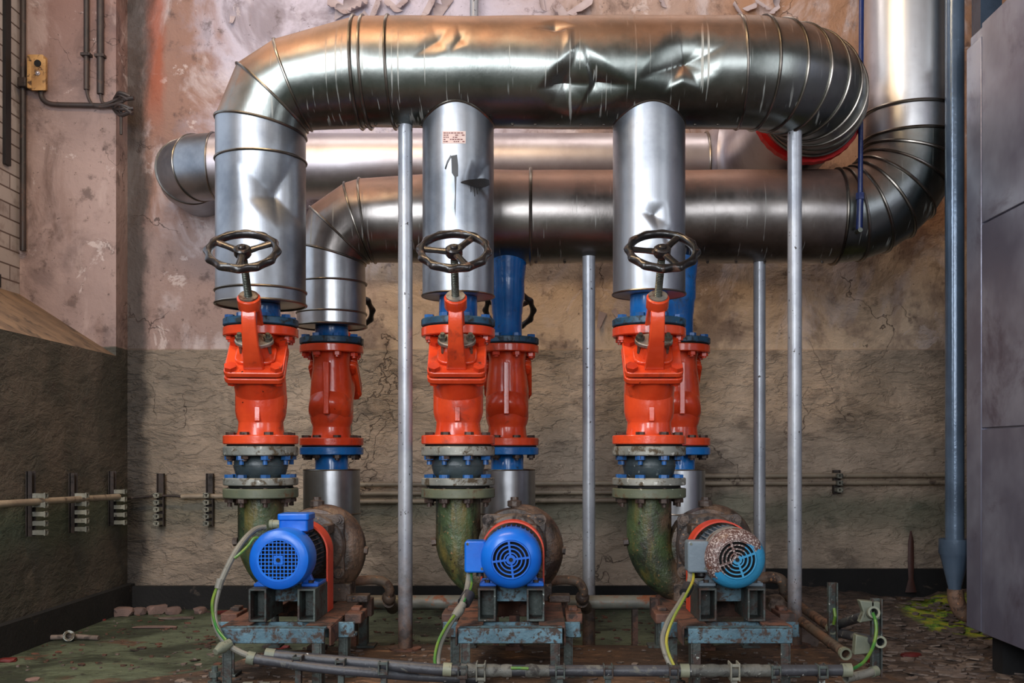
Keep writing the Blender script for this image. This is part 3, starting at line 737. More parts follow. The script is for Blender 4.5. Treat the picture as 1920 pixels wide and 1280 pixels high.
# ---- lower (rear) pipe -------------------------------------------
lp = thing('insulated_pipe', 'lower metal-clad pipe behind the valves, rising at far right', 'pipe', (RX[0], Y1, 1.24))
rl0 = .134
km = [(Vector((RX[0], Y1, 1.545)), Vector((-rl0, 0, .03)), YV * rl0), mitre((582, 390), (690, 492), Y1, .138), mitre((648, 345), (695, 489), Y1, .152), mitre((676, 337), (702, 491), Y1, .16), (Vector((PX(925, Y1), Y1, ZL)), Vector((0, 0, RL)), YV * RL)]
km[0] = mitre((556, 462), (684, 496), Y1, rl0)
mb = MB(); mb.rings([[Vector((RX[0] - math.cos(2 * PI * j / n) * rl0, Y1 + math.sin(2 * PI * j / n) * rl0, 1.255)) for j in range(n)], ringpts(*km[0], n)], cap=False)
part('vertical_leg', mb, 'jacket_bright', lp)
mb = MB(); mb.rings([ringpts(*q, n) for q in km], cap=False); part('elbow', mb, 'jacket_warm', lp, sharp=14)
mb = MB()
for q in km[:4]: bead(*q, .006)
for py in (524, 582): bead(Vector((RX[0], Y1, PZ(py, Y1 - .1))), Vector((-rl0, 0, 0)), YV * rl0, .005)
bead(Vector((RX[0], Y1, 1.258)), Vector((-rl0, 0, 0)), YV * rl0, .006)
flush_bands(lp)
mb = MB(); mb.lathe([(.06, 0), (rl0 - .002, 0), (rl0 - .002, .004), (.06, .004)], Matrix.Translation((RX[0], Y1, 1.258)), 48, False, True); part('end_plate', mb, 'band', lp)
mb = MB(); x0 = PX(925, Y1); x1 = 1.177; rs = []
for i in range(90):
    x = x0 + (x1 - x0) * i / 89; rs.append([Vector((x, Y1 + math.sin(2 * PI * j / 96) * RL, ZL + math.cos(2 * PI * j / 96) * RL)) for j in range(96)])
mb.rings(rs, cap=False)
for i, p in enumerate(mb.v):
    nrm = Vector((0, p.y - Y1, p.z - ZL)).normalized(); mb.v[i] = p + nrm * mnoise.noise(p * 4) * .004
part('pipe_jacket', mb, 'jacket_warm', lp)
mb = MB(); bead(Vector((PX(995, Y1 - .1), Y1, ZL)), Vector((0, 0, RL + .002)), YV * (RL + .002), .008); bead(Vector((x1, Y1, ZL)), Vector((0, 0, RL + .002)), YV * (RL + .002), .008)
flush_bands(lp)
RQ = .30; XQ, ZQ = x1, ZL + RQ; gl = []
for k_ in range(8):
    a = PI / 2 * k_ / 7; rad = Vector((math.sin(a), 0, -math.cos(a))); gl.append((Vector((XQ, Y1, ZQ)) + rad * RQ, rad * RL, YV * RL))
mb = MB(); mb.rings([ringpts(*g, 80) for g in gl], cap=False); part('elbow', mb, 'jacket', lp, sharp=14)
mb = MB()
for g in gl: bead(*g, .008)
bead(Vector((XQ + RQ, Y1, ZQ + .1)), Vector((RL + .002, 0, 0)), YV * (RL + .002), .008)
flush_bands(lp)
mb = MB(); mb.rings([ringpts(Vector((XQ + RQ, Y1, z)), Vector((RL, 0, 0)), YV * RL, 80) for z in (ZQ, ZQ + .6, ZC)], cap=False); part('vertical_leg', mb, 'jacket_bright', lp)
for i in range(12): shared('rivet', ME_RIV, lp, inv_of(lp) @ Matrix.Translation((x0 + (x1 - x0) * (i + .5) / 12, Y1 - .02, ZL - RL - .001)))

# ================================================================== VALVES
ZV = .791; LV = .391
EL = math.radians(48)
def bolt_mesh(name, mat, top, bot, r=.0158):
    """hex head above 'top', nut and stud end below 'bot' (local z)"""
    mb = MB(); mb.hexbolt(Matrix.Translation((0, 0, top)), r, .010); mb.cyl((0, 0, bot - .02), (0, 0, top + .002), r * .55, n=10)
    mb.hexbolt(Matrix.Translation((0, 0, bot - .013)) @ Matrix.Rotation(.3, 4, 'Z'), r, .013)
    return mesh_of(mb, mat, name)
def bolts_on(parent, me, R, zc, k=8, ph=None, name='bolt'):
    ph = PI / k if ph is None else ph
    for i in range(k):
        a = 2 * PI * i / k + ph; shared(name, me, parent, Matrix.Translation((R * math.cos(a), R * math.sin(a), zc)) @ Matrix.Rotation(a, 4, 'Z'))
def flange_mb(z0, z1, R=.124, hole=.05):
    mb = MB(); mb.lathe([(hole, z0), (R - .003, z0), (R, z0 + .003), (R, z1 - .003), (R - .003, z1), (hole, z1)], None, 56, True); return mb
ME_TOP = bolt_mesh('bolt', 'red_bolt', .030, -.030)        # through upper red flange and blue flange
ME_TOPB = bolt_mesh('bolt_blue', 'blue_bolt', .0, -.0)
def make_valve(loc, label, wheel_ang, rotz=0.0):
    t = thing('gate_valve', label, 'valve', loc, rotz)
    mb = MB()
    prof = [(.06, .028), (.082, .028), (.076, .045), (.0735, .07), (.0735, .075), (.080, .09), (.084, .11), (.084, .19), (.080, .25), (.074, .30), (.0715, .335), (.078, .362), (.06, .362)]
    mb.lathe(prof, None, 48, True)
    zc = .176
    A = Vector((0, -math.cos(EL), math.sin(EL))); MF = frame((0, 0, zc), A, (1, 0, 0))
    mb.lathe([(.03, -.095), (.062, -.088), (.080, -.07), (.084, -.04), (.084, .06), (.080, .112)], MF, 40, True)
    mb.box((0, .085, .22), (.022, .055, .20)); mb.box((-.0, -.06, .10), (.02, .05, .05))
    body = part('valve_body', mb, 'red', t, False, .003, 40)
    part('flange', flange_mb(0, .030), 'red', t, False)
    part('flange', flange_mb(.361, .391), 'red', t, False)
    mb = MB(); mb.prism(rrect(.192, .185, .02), .019, MF, .107); part('bonnet_flange', mb, 'red', t, False, .003)
    mb = MB(); mb.prism(rrect(.18, .172, .03), .006, MF, .126); part('gasket', mb, 'gasket', t, False)
    mb = MB(); mb.prism(rrect(.190, .183, .02), .019, MF, .132); mb.prism(rrect(.13, .10, .03), .012, MF, .151); mb.lathe([(.052, .155), (.046, .17), (.04, .205)], MF, 8, True)
    bon = part('bonnet', mb, 'red', t, False, .004)
    hb = MB(); hb.hexbolt(I4, .0205, .015); hb.cyl((0, 0, -.046), (0, 0, 0), .009, n=8); hb.hexbolt(Matrix.Translation((0, 0, -.058)), .018, .014)
    hbm = mesh_of(hb, 'red_bolt', 'bonnet_bolt')
    for sx in (-1, 1):
        for sy in (-1, 1): shared('bolt', hbm, t, MF @ Matrix.Translation((sx * .073, sy * .070, .151)) @ Matrix.Rotation(sx * .4 + sy, 4, 'Z'))
    mb = MB()
    mb.prism([(.062 * math.cos(a) , .036 * math.sin(a)) for a in [2 * PI * i / 28 for i in range(28)]], .014, MF, .204)
    part('gland_flange', mb, 'gland', t, False, .003)
    for s in (-1, 1):
        mb = MB(); mb.cyl((s * .045, 0, .165), (s * .045, 0, .242), .007, n=10); mb.hexbolt(Matrix.Translation((s * .045, 0, .218)), .0145, .013)
        mb.v = [MF @ p for p in mb.v]; part('gland_stud', mb, 'steel', t, False)
    # yoke: two bowed legs meeting in a boss
    mb = MB()
    for s in (-1, 1):
        rs = []
        for v, z, w, h in ((.060, .150, .066, .030), (.064, .19, .058, .028), (.062, .25, .050, .026), (.050, .30, .046, .028), (.030, .335, .044, .034), (.012, .35, .044, .04)):
            rs.append([Vector((w / 2 * a, s * v + h / 2 * b, z)) for a, b in ((-1, -1), (1, -1), (1, 1), (-1, 1))])
        mb.rings(rs, True)
    mb.lathe([(.030, .335), (.036, .345), (.036, .378), (.033, .382)], None, 28)
    mb.v = [MF @ p for p in mb.v]; part('yoke', mb, 'red', t, False, .004)
    mb = MB(); mb.lathe([(.013, .382), (.030, .382), (.030, .387), (.013, .387)], MF, 24, False, True); part('yoke_bush', mb, 'gland', t, False)
    prof = [(.0095, .2)]
    z = .30
    while z < .53: prof += [(.0095, z), (.0122, z + .002), (.0122, z + .003), (.0095, z + .005)]; z += .006
    prof += [(.0095, .55)]
    mb = MB(); mb.lathe(prof, MF, 16); part('stem', mb, 'steel', t, False)
    # handwheel
    W = MF @ Matrix.Translation((0, 0, .546)) @ Matrix.Rotation(wheel_ang, 4, 'Z')
    mb = MB(); R0 = .099; rs = []; N = 120
    for i in range(N):
        a = 2 * PI * i / N; sc = .5 + .5 * math.cos(12 * a); ro = .0105 + .0075 * sc ** 1.5
        ring = []
        for j in range(12):
            b = 2 * PI * j / 12; rr_ = (ro if math.cos(b) > 0 else .011) * math.cos(b)
            ring.append(Vector(((R0 + rr_) * math.cos(a), (R0 + rr_) * math.sin(a), .0135 * math.sin(b))))
        rs.append(ring)
    mb.rings(rs, False, True)
    mb.v = [W @ p for p in mb.v]; wh = part('handwheel', mb, 'wheel', t, False)
    mb = MB()
    for k in range(3):
        a = 2 * PI * k / 3 + PI / 2
        d = Vector((math.cos(a), math.sin(a), 0)); e = Vector((-math.sin(a), math.cos(a), 0)); rs = []
        for q, w, h, zz_ in ((.012, .014, .010, -.004), (.05, .0105, .008, -.002), (.095, .0125, .009, 0)):
            rs.append([d * q + e * (w * c_) + Vector((0, 0, zz_ + h * s_)) for c_, s_ in [(math.cos(2 * PI * j / 10), math.sin(2 * PI * j / 10)) for j in range(10)]])
        mb.rings(rs, True)
    mb.v = [W @ p for p in mb.v]; part('spokes', mb, 'wheel', wh, False)
    mb = MB(); mb.lathe([(.022, -.018), (.026, -.012), (.026, .008), (.021, .012)], None, 24); mb.lathe([(.012, .012), (.012, .017), (.008, .02)], None, 12)
    mb.v = [W @ p for p in mb.v]; part('hub', mb, 'wheel', wh, False)
    # flange bolts
    bolts_on(t, ME_VT, .1015, .361)
    bolts_on(t, ME_VB, .1015, .0)
    return t
ME_VT = bolt_mesh('bolt_upper', 'red_bolt', .036, -.001)
ME_VB = bolt_mesh('bolt_lower', 'rust_bolt', .030, -.036)
vl = [('leftmost front orange-red gate valve, under the bent-down pipe', .12), ('middle front orange-red gate valve, below the pipe with the sticker', -.5), ('rightmost front orange-red gate valve, beside the right-hand posts', -.42)]
fv = [make_valve((FX[i], Y0, ZV), vl[i][0], (1.05, 1.48, 1.48)[i], (.11, .04, .0)[i]) for i in range(3)]
rvl = ['rear orange-red gate valve behind the leftmost pump, facing the wall', 'rear orange-red gate valve behind the middle front valve, facing the wall', 'rear orange-red gate valve mostly hidden behind the rightmost front valve']
rv = [copy_thing(fv[0], (RX[i], Y1, ZV), PI, rvl[i]) for i in range(3)]
for o_ in rv:
    for c in kids(o_):
        if c.name.startswith('bolt'): pass

# ---- blue stubs above the valves
ZT = ZV + LV
def stub(x, y, prof, label, worn=True, name='pipe_stub', rotx=0):
    t = thing(name, label, 'pipe stub', (x, y, ZT))
    mb = MB(); mb.lathe(prof, None, 40, True); part('pipe', mb, 'blue', t, False)
    part('flange', flange_mb(.005, .029), 'blue_worn', t, False)
    part('gasket', flange_mb(-.001, .006, .118), 'gasket', t, False)
    hb = MB(); hb.hexbolt(I4, .0165, .012); me = mesh_of(hb, 'blue_bolt', 'bolt_head')
    bolts_on(t, me, .1015, .029, 8, PI / 8, 'bolt_head')
    return t
for i, z_top in enumerate((1.262, 1.287, 1.293)):
    stub(FX[i], Y0, [(.062, .028), (.065, .034), (.064, z_top - ZT)], ['blue flanged stub under the insulated bend, leftmost front valve', 'blue flanged stub under the pipe with the sticker', 'mottled blue flanged stub above the rightmost front valve'][i])
stub(RX[0], Y1, [(.062, .028), (.065, .034), (.064, 1.257 - ZT)], 'dark flanged stub above the leftmost rear valve')
for i in (1, 2):
    zt = ZL - RL
    stub(RX[i], Y1, [(.055, .028), (.058, .034), (.058, .12), (.060, .128), (.063, .17), (.068, .185), (.068, .255), (.069, .262), (.074, .31), (.079, zt - ZT + .02)], ['glossy blue reducer pipe rising from the middle rear valve', 'glossy blue reducer pipe rising from the rightmost rear valve'][i - 1])

# ---- rubber expansion joints below the front valves
for i in range(3):
    t = thing('expansion_joint', ['rubber expansion joint between grey flanges, above the leftmost pump', 'rubber expansion joint between grey flanges, above the middle pump', 'rubber expansion joint between grey flanges, above the rightmost pump'][i], 'pipe joint', (FX[i], Y0, .647))
    z0 = .647
    part('flange', flange_mb(.106, .137, .1235), 'galv', t, False)
    part('gasket', flange_mb(.137, .1445, .112), 'gasket', t, False)
    part('flange', flange_mb(.007, .032, .1235), 'galv', t, False); part('gasket', flange_mb(-.003, .007, .106), 'gasket', t, False)
    mb = MB(); mb.lathe([(.05, .028), (.070, .030), (.083, .045), (.0885, .066), (.0885, .0695), (.090, .0705), (.090, .0735), (.0885, .0745), (.087, .088), (.074, .106), (.05, .107)], None, 48, True); part('bellows', mb, 'rubber', t, False)
    hb = MB(); hb.hexbolt(I4, .0172, .012); bolts_on(t, mesh_of(hb, 'blue_bolt', 'bolt_head'), .1015, .031, 8, PI / 8, 'bolt_head')
    hb = MB(); hb.hexbolt(Matrix.Translation((0, 0, -.014)), .0172, .014); hb.cyl((0, 0, -.028), (0, 0, .036), .008, n=8); bolts_on(t, mesh_of(hb, 'rust_bolt', 'nut'), .1015, -.036, 8, PI / 8, 'nut')
    hb = MB(); hb.hexbolt(Matrix.Translation((0, 0, -.014)), .0172, .014); hb.cyl((0, 0, -.03), (0, 0, 0), .008, n=8)
    bolts_on(t, mesh_of(hb, 'blue_bolt', 'nut'), .1015, .106, 8, PI / 8, 'nut')
# ---- rear lower stubs with clad sleeves
for i in range(3):
    x = RX[i]
    t = thing('pipe_stub', ['blue flanged stub below the leftmost rear valve', 'blue flanged stub below the middle rear valve', 'blue flanged stub below the rightmost rear valve'][i], 'pipe stub', (x, Y1, ZV))
    part('flange', flange_mb(-.036, -.006), 'blue', t, False); part('gasket', flange_mb(-.007, .0, .116), 'gasket', t, False)
    mb = MB(); mb.lathe([(.062, -.036), (.064, -.04), (.064, -.10)], None, 36); part('pipe', mb, 'blue', t, False)
    t = thing('clad_pipe', ['bright clad pipe section behind the leftmost pump', 'bright clad pipe section behind the middle pump', 'bright clad pipe section behind the rightmost pump'][i], 'pipe', (x, Y1, .46))
    r = .110 if i < 2 else .104
    mb = MB(); mb.lathe([(.06, .236), (r - .004, .236), (r, .234), (r, 0)], None, 56, False); part('pipe_jacket', mb, 'jacket_bright', t, False)
    mb = MB(); bead(Vector((0, 0, .236)), Vector((r - .003, 0, 0)), YV * (r - .003), .004); bead(Vector((0, 0, .065)), Vector((r, 0, 0)), YV * r, .004); flush_bands(t, False)
    XVc = FX[i] + .19
    mb = MB(); pth = catmull([(x, Y1, .47), (x, Y1, .42), (x + (XVc - x) * .1, Y1 - .03, .37), (x + (XVc - x) * .5, Y1 - .15, .40), (XVc, 3.78, .45), (XVc, 3.58, .455)], 6)
    mb.tube(pth, .07, 20, False); part('suction_bend', mb, 'pump', t, True)

# ================================================================== PUMPS
ZM = .455
for i in range(3):
    t = thing('centrifugal_pump', ['rusty green centrifugal pump behind the blue motor with square mesh grille', 'rusty green centrifugal pump behind the bright blue round-grille motor', 'rusty green centrifugal pump behind the peeling grey and blue motor'][i], 'pump', (FX[i], Y0, .27))
    zc = ZM - .27; cx = .19
    # volute: tube swept on a spiral then straight up
    data = []
    K = 44
    keys = [(90, .131, .050), (45, .150, .053), (0, .164, .057), (-45, .178, .060), (-90, .192, .062), (-135, .232, .069), (-180, .2656, .0756)]
    for k in range(K + 1):
        ang = 90 - 270 * k / K
        for q in range(6):
            if keys[q][0] >= ang >= keys[q + 1][0]:
                f = (keys[q][0] - ang) / 45; o_ = keys[q][1] + (keys[q + 1][1] - keys[q][1]) * f; tr = keys[q][2] + (keys[q + 1][2] - keys[q][2]) * f; break
        a = math.radians(ang); rc = o_ - tr
        data.append((Vector((cx + rc * math.cos(a), 0, zc + rc * math.sin(a))), tr))
    for k in range(1, 8): data.append((Vector((0, 0, zc + (.338 - zc) * k / 7)), .0756))
    mb = MB(); mb.tube([d[0] for d in data], [d[1] for d in data], 28, True)
    mb.lathe([(.05, -.07), (.12, -.05), (.125, 0), (.12, .05), (.06, .065), (.06, .11)], frame((cx, 0, zc), (0, 1, 0), (1, 0, 0)), 40, True)
    part('volute_casing', mb, 'pump', t, False)
    part('discharge_flange', flange_mb(.342, .374, .124), 'greenflange', t, False)
    mb = MB(); mb.lathe([(.02, .125), (.024, .128), (.024, .145), (.014, .148), (.012, .152)], Matrix.Translation((cx + .0, 0, zc)), 10); mb.hexbolt(Matrix.Translation((cx, 0, zc + .146)), .0135, .012)
    part('vent_plug', mb, 'castdark', t, False)
    mb = MB(); mb.cyl((cx + .155, -.01, zc - .02), (cx + .172, -.01, zc - .022), .014, n=6); part('side_plug', mb, 'castdark', t, False)
    mb = MB(); mb.cyl((-.072, -.02, zc + .01), (-.088, -.02, zc + .008), .014, n=6); part('side_plug', mb, 'castdark', t, False)
    # cover plate with four eared corners, then an open lantern
    FR = frame((cx, -.055, zc), (0, -1, 0), (1, 0, 0))
    mb = MB(); poly = []
    for k in range(96):
        a = 2 * PI * k / 96; e = max(0, math.cos(2 * (a - PI / 4))) ** 6; e2 = max(0, math.cos(2 * (a + PI / 4))) ** 6
        poly.append(((.108 + .030 * max(e, e2)) * math.cos(a), (.108 + .030 * max(e, e2)) * math.sin(a)))
    mb.prism(poly, .022, FR); mb.lathe([(.108, .02), (.100, .03), (.085, .032)], FR, 40)
    part('cover_plate', mb, 'castdark', t, False, .003)
    hb = MB(); hb.lathe([(.02, 0), (.02, .004)], None, 16); hb.hexbolt(Matrix.Translation((0, 0, .004)), .0135, .011); hb.cyl((0, 0, .01), (0, 0, .024), .007, n=8); me = mesh_of(hb, 'castdark', 'cover_bolt')
    for k in range(4):
        a = PI / 4 + k * PI / 2; shared('bolt', me, t, FR @ Matrix.Translation((.122 * math.cos(a), .122 * math.sin(a), .022)))
    mb = MB()
    for k in range(4):
        a = PI / 4 + k * PI / 2; mb.box((.085 * math.cos(a), .085 * math.sin(a), .08), (.03, .03, .11), FR)
    mb.lathe([(.07, .125), (.093, .13), (.093, .15), (.07, .155)], FR, 40); part('lantern', mb, 'castdark', t, False, .003)
    mb = MB(); mb.lathe([(.02, .02), (.02, .06), (.045, .062), (.045, .10), (.02, .102), (.02, .2)], FR, 24); part('coupling', mb, 'dark', t, False)
    # orange coupling guard: inverted U sheet
    mb = MB(); y0, y1 = -.31, -.225; R, th = .098, .005; zb = .002
    prof = [(R, zb - zc)] + [(R * math.cos(PI * k / 24), R * math.sin(PI * k / 24)) for k in range(25)] + [(-R, zb - zc)]
    pin = [((R - th), zb - zc)] + [((R - th) * math.cos(PI * k / 24), (R - th) * math.sin(PI * k / 24)) for k in range(25)] + [(-(R - th), zb - zc)]
    rs = []
    for (a, b), (c_, d_) in zip(prof, pin): rs.append([Vector((cx + a, y0, zc + b)), Vector((cx + a, y1, zc + b)), Vector((cx + c_, y1, zc + d_)), Vector((cx + c_, y0, zc + d_))])
    mb.rings(rs, True); part('coupling_guard', mb, 'guard', t, False, label='orange coupling guard strip')
    # feet
    mb = MB(); mb.box((cx - .08, -.02, .03), (.07, .1, .06)); mb.box((cx + .09, -.02, .03), (.07, .1, .06)); mb.box((cx + .15, -.06, .012), (.07, .06, .024)); mb.box((cx, -.02, .05), (.14, .06, .04)); part('foot', mb, 'castdark', t, False, .003)

# ================================================================== MOTORS
def motor(i, y, kind):
    x = FX[i] + .19 + (.006 if i == 2 else 0)
    lab = ['blue motor with square mesh grille and box on top, leftmost', 'bright blue motor with ring grille and box at its side, middle', 'peeling grey, brown and blue motor with ring grille, rightmost'][i]
    t = thing('electric_motor', lab, 'motor', (x, y, ZM))
    cm = 'motorblue' if i < 2 else 'motorworn'; bm_ = 'motorblue' if i < 2 else 'motorgrey'
    FR = frame((0, 0, 0), (0, -1, 0), (1, 0, 0))     # local z towards the camera
    Rg = .060 if kind == 'grid' else .055
    R = .0885
    mb = MB()
    if kind == 'grid': prof = [(R - .004, -.10), (R, -.10), (R, -.018), (R - .004, -.006), (R - .014, 0), (Rg, .0005), (Rg, -.003), (R - .016, -.004), (R - .005, -.014), (R - .004, -.02)]
    else: prof = [(R - .004, -.10), (R, -.10), (R, -.034), (R - .006, -.018), (R - .018, -.006), (R - .032, 0), (Rg + .002, .001), (Rg, -.003), (R - .032, -.004), (R - .012, -.016), (R - .004, -.03)]
    mb.lathe(prof, FR, 64, False, True); cw = part('fan_cowl', mb, cm, t, False)
    mb = MB(); mb.lathe([(.0008, -.022), (R - .006, -.022), (R - .006, -.026), (.0008, -.026)], FR, 40, True); part('fan_disc', mb, 'dark', t, False)
    mb = MB()
    if kind == 'grid':
        k = 11; pit = 2 * Rg / k
        for q in range(1, k):
            u = -Rg + q * pit; h = math.sqrt(max(0, (Rg + .002) ** 2 - u * u))
            mb.box((u, 0, -.0015), (.0026, 2 * h, .003), FR); mb.box((0, u, -.0016), (2 * h, .0026, .003), FR)
        mb.box((0, 0, -.001), (.026, .026, .005), FR)
        mb.lathe([(Rg - .004, -.003), (Rg + .002, -.003), (Rg + .002, .001), (Rg - .004, .001)], FR, 48, False, True)
    else:
        for r in (.0195, .031, .0425, .0540):
            mb.lathe([(r - .0019, -.003), (r + .0019, -.003), (r + .0019, .002), (r - .0019, .002)], FR, 48, False, True)
        a0 = .0 if i == 1 else .35
        for q in range(4):
            a = a0 + q * PI / 2 + (.12 if i == 1 else 0); m_ = FR @ Matrix.Rotation(a, 4, 'Z'); mb.box((.033, 0, -.0005), (.046, .006, .006), m_)
        mb.lathe([(.0055, -.003), (.014, -.003), (.014, .003), (.0055, .003)], FR, 24, False, True)
    part('grille', mb, cm, cw, False)
    mb = MB(); mb.lathe([(.004, .0), (.006, .0), (.006, .0055), (.001, .0055)], FR, 12); part('grille_screw', mb, 'dark', cw, False)
    mb = MB(); mb.lathe([(.05, -.27), (.078, -.265), (.080, -.25), (.071, -.245), (.071, -.09), (.05, -.09)], FR, 40)
    for q in range(36):
        a = 2 * PI * q / 36 + .04
        if -2.2 < (a if a < PI else a - 2 * PI) < -.95: continue
        mb.box((.077, 0, -.17), (.018, .0028, .14), FR @ Matrix.Rotation(a, 4, 'Z'))
    part('finned_body', mb, 'motorfin' if i == 0 else bm_, t, False)
    for s in (-1, 1):
        mb = MB(); rs = []
        zb = -.088
        mb.prism([(s * .045, -.055), (s * .060, -.03), (s * .078, -.072), (s * .092, -.076), (s * .092, zb), (s * .048, zb)], .018, Matrix.Translation((0, .12, 0)) @ Matrix.Rotation(PI / 2, 4, 'X'))
        mb.box((s * .07, .15, zb + .005), (.05, .12, .010)); part('foot', mb, bm_, t, False, .002)
        hb = MB(); hb.hexbolt(Matrix.Translation((s * .072, .105, zb + .010)), .010, .008); part('foot_bolt', hb, 'rust_bolt', t, False)
    if i == 0:
        mb = MB(); mb.prism(rrect(.086, .09, .008), .032, Matrix.Translation((0.020, .14, .075)) ); mb.box((.02, .14, .072), (.06, .07, .03)); bx = part('terminal_box', mb, 'motorblue', t, False, .002)
        mb = MB(); mb.prism(rrect(.094, .098, .01), .020, Matrix.Translation((.02, .14, .107))); part('box_lid', mb, 'motorblue', bx, False, .004)
        mb = MB(); mb.cyl((-.022, .13, .094), (-.032, .13, .094), .016, n=6); mb.cyl((-.032, .13, .094), (-.047, .13, .094), .0135, n=16); mb.cyl((-.047, .13, .094), (-.058, .13, .094), .0155, .013, n=12); part('cable_gland', mb, 'collar', bx, False)
    else:
        cx, w, h = -.105, .062, .092
        mb = MB(); mb.prism(rrect(w, h, .008), .07, Matrix.Translation((cx, .105, .004)) @ Matrix.Rotation(PI / 2, 4, 'X')); mb.box((-.075, .08, .004), (.03, .05, .06)); bx = part('terminal_box', mb, 'motorblue' if i == 1 else 'motorgrey', t, False, .005)
        mb = MB(); mb.cyl((cx + .012, .07, -.055), (cx + .012, .07, -.04), .011, n=10); part('cable_gland', mb, 'plastic_black', bx, False)
        for sx, sz in ((-.022, .038), (.02, -.034)):
            mb = MB(); mb.cyl((cx + sx, .036, sz + .004), (cx + sx, .0335, sz + .004), .004, n=10); part('cover_screw', mb, 'steel', bx, False)
    return t
MY = [2.97, 2.98, 2.98]
motor(0, MY[0], 'grid'); motor(1, MY[1], 'ring'); motor(2, MY[2], 'ring')

# ================================================================== BASE FRAMES
ZF = .271
for i in range(3):
    x = FX[i] + .19
    t = thing('base_frame', ['rusty teal-fronted base frame carrying the leftmost pump and motor', 'rusty teal-fronted base frame carrying the middle pump and motor', 'rusty teal-fronted base frame carrying the rightmost pump and motor'][i], 'frame', (x, 3.0, ZP))
    zt = ZF - ZP; Yr = lambda y: y - 3.0
    mb = MB(); mb.box((0, Yr(2.905), zt - .021), (.292, .012, .042)); mb.box((0, Yr(2.925), zt - .004), (.292, .05, .008)); part('front_beam', mb, 'teal', t, False, .002)
    mb = MB(); mb.box((0, Yr(3.06), zt - .03), (.405, .012, .045)); mb.box((0, Yr(3.08), zt - .047), (.41, .05, .01)); part('cross_beam', mb, 'teal', t, False, .002)
    mb = MB(); mb.box((0, Yr(3.55), zt - .035), (.36, .05, .06)); part('cross_beam', mb, 'rustplate', t, False, .002)
    for s in (-1, 1):
        mb = MB(); mb.box((s * .118, Yr(3.27), zt - .004), (.075, .66, .008)); mb.box((s * .1535, Yr(3.27), zt - .03), (.006, .66, .052)); part('side_rail', mb, 'rustplate', t, False, .002)
        mb = MB(); mb.box((s * .187, Yr(3.18), zt - .008), (.05, .12, .03)); mb.box((s * .185, Yr(3.2), zt + .012), (.028, .05, .012)); part('lug', mb, 'rustplate', t, False, .003)
        for y, xo in ((2.92, .136), (3.09, .178), (3.55, .16)):
            mb = MB(); h = zt - (.042 if y < 3 else .05)
            mb.box((s * xo, Yr(y), h / 2), (.006, .05, h)); mb.box((s * (xo - .012), Yr(y) - .022, h / 2), (.024, .006, h)); mb.box((s * xo, Yr(y), .004), (.06, .07, .008)); part('leg', mb, 'frameleg', t, False, .001)
        # hollow motor pedestals
        mb = MB(); o_, w, hh, th = s * .071, .052, .096, .006
        ring = lambda ww, h_, y: [Vector((o_ - ww / 2, y, zt + hh / 2 - h_ / 2)), Vector((o_ + ww / 2, y, zt + hh / 2 - h_ / 2)), Vector((o_ + ww / 2, y, zt + hh / 2 + h_ / 2)), Vector((o_ - ww / 2, y, zt + hh / 2 + h_ / 2))]
        ya, yb = Yr(MY[i] + .04), Yr(MY[i] + .24)
        mb.rings([ring(w, hh, ya), ring(w, hh, yb), ring(w - 2 * th, hh - 2 * th, yb), ring(w - 2 * th, hh - 2 * th, ya)], False, True)
        mb.box((o_, Yr(MY[i] + .12), zt + hh / 2), (w - 2 * th, .006, hh - 2 * th)); part('motor_pedestal', mb, 'frameleg', t, False, .0015)
    mb = MB(); mb.box((0, Yr(3.12), zt + .07), (.09, .01, .05)); part('pedestal_tie', mb, 'teal', t, False, .001)
    mb = MB(); mb.box((0, Yr(3.5), .06), (.035, .03, .11)); mb.box((0, Yr(3.5), .006), (.06, .05, .012)); part('anchor_post', mb, 'rustplate', t, False)
    mb = MB(); mb.hexbolt(Matrix.Translation((-.17, Yr(2.93), 0.0)), .02, .018); mb.cyl((-.17, Yr(2.93), .01), (-.17, Yr(2.93), .06), .009, n=10); mb.hexbolt(Matrix.Translation((-.17, Yr(2.93), .03)), .017, .014); part('anchor_bolt', mb, 'frameleg', t, False)

# ---- floor pipe and pump drains
mb = MB(); yp, zp = 3.82, .213
mb.cyl((PX(640, yp), yp, zp), (PX(1250, yp), yp, zp), .0255, n=24)
t = thing('floor_pipe', 'horizontal grey rusty pipe running low behind the pumps', 'pipe', (0, yp, 0))
part('pipe', mb, 'greypipe', t)
for px in (665, 930, 1190):
    mb = MB(); mb.box((PX(px, yp), yp, .094), (.02, .05, .19)); mb.box((PX(px, yp), yp, .004), (.06, .08, .008)); part('support_foot', mb, 'rustplate', t)
drl = ['rusty hooked drain pipe right of the leftmost pump', 'rusty hooked drain pipe right of the middle pump']
for i, (dx) in enumerate((0, 363)):
    yy = 3.62; q = lambda px, py, Y: P(px + dx * (1 + (3.5 - Y) * .0), py, Y)
    pth = catmull([q(618, 1089, 3.52), q(660, 1089, 3.58), q(700, 1087, 3.62), q(722, 1092, 3.63), q(731, 1108, 3.64), q(729, 1122, 3.66), q(735, 1138, 3.74)], 6)
    t = thing('drain_pipe', drl[i], 'pipe', q(640, 1140, 3.6))
    mb = MB(); mb.tube(pth, .0165, 14); part('pipe', mb, 'rustpipe', t)
    mb = MB(); mb.sphere(q(729, 1120, 3.655), .025, 14); mb.cyl(q(729, 1128, 3.68), q(736, 1140, 3.75), .022, n=14); part('elbow_fitting', mb, 'castdark', t)
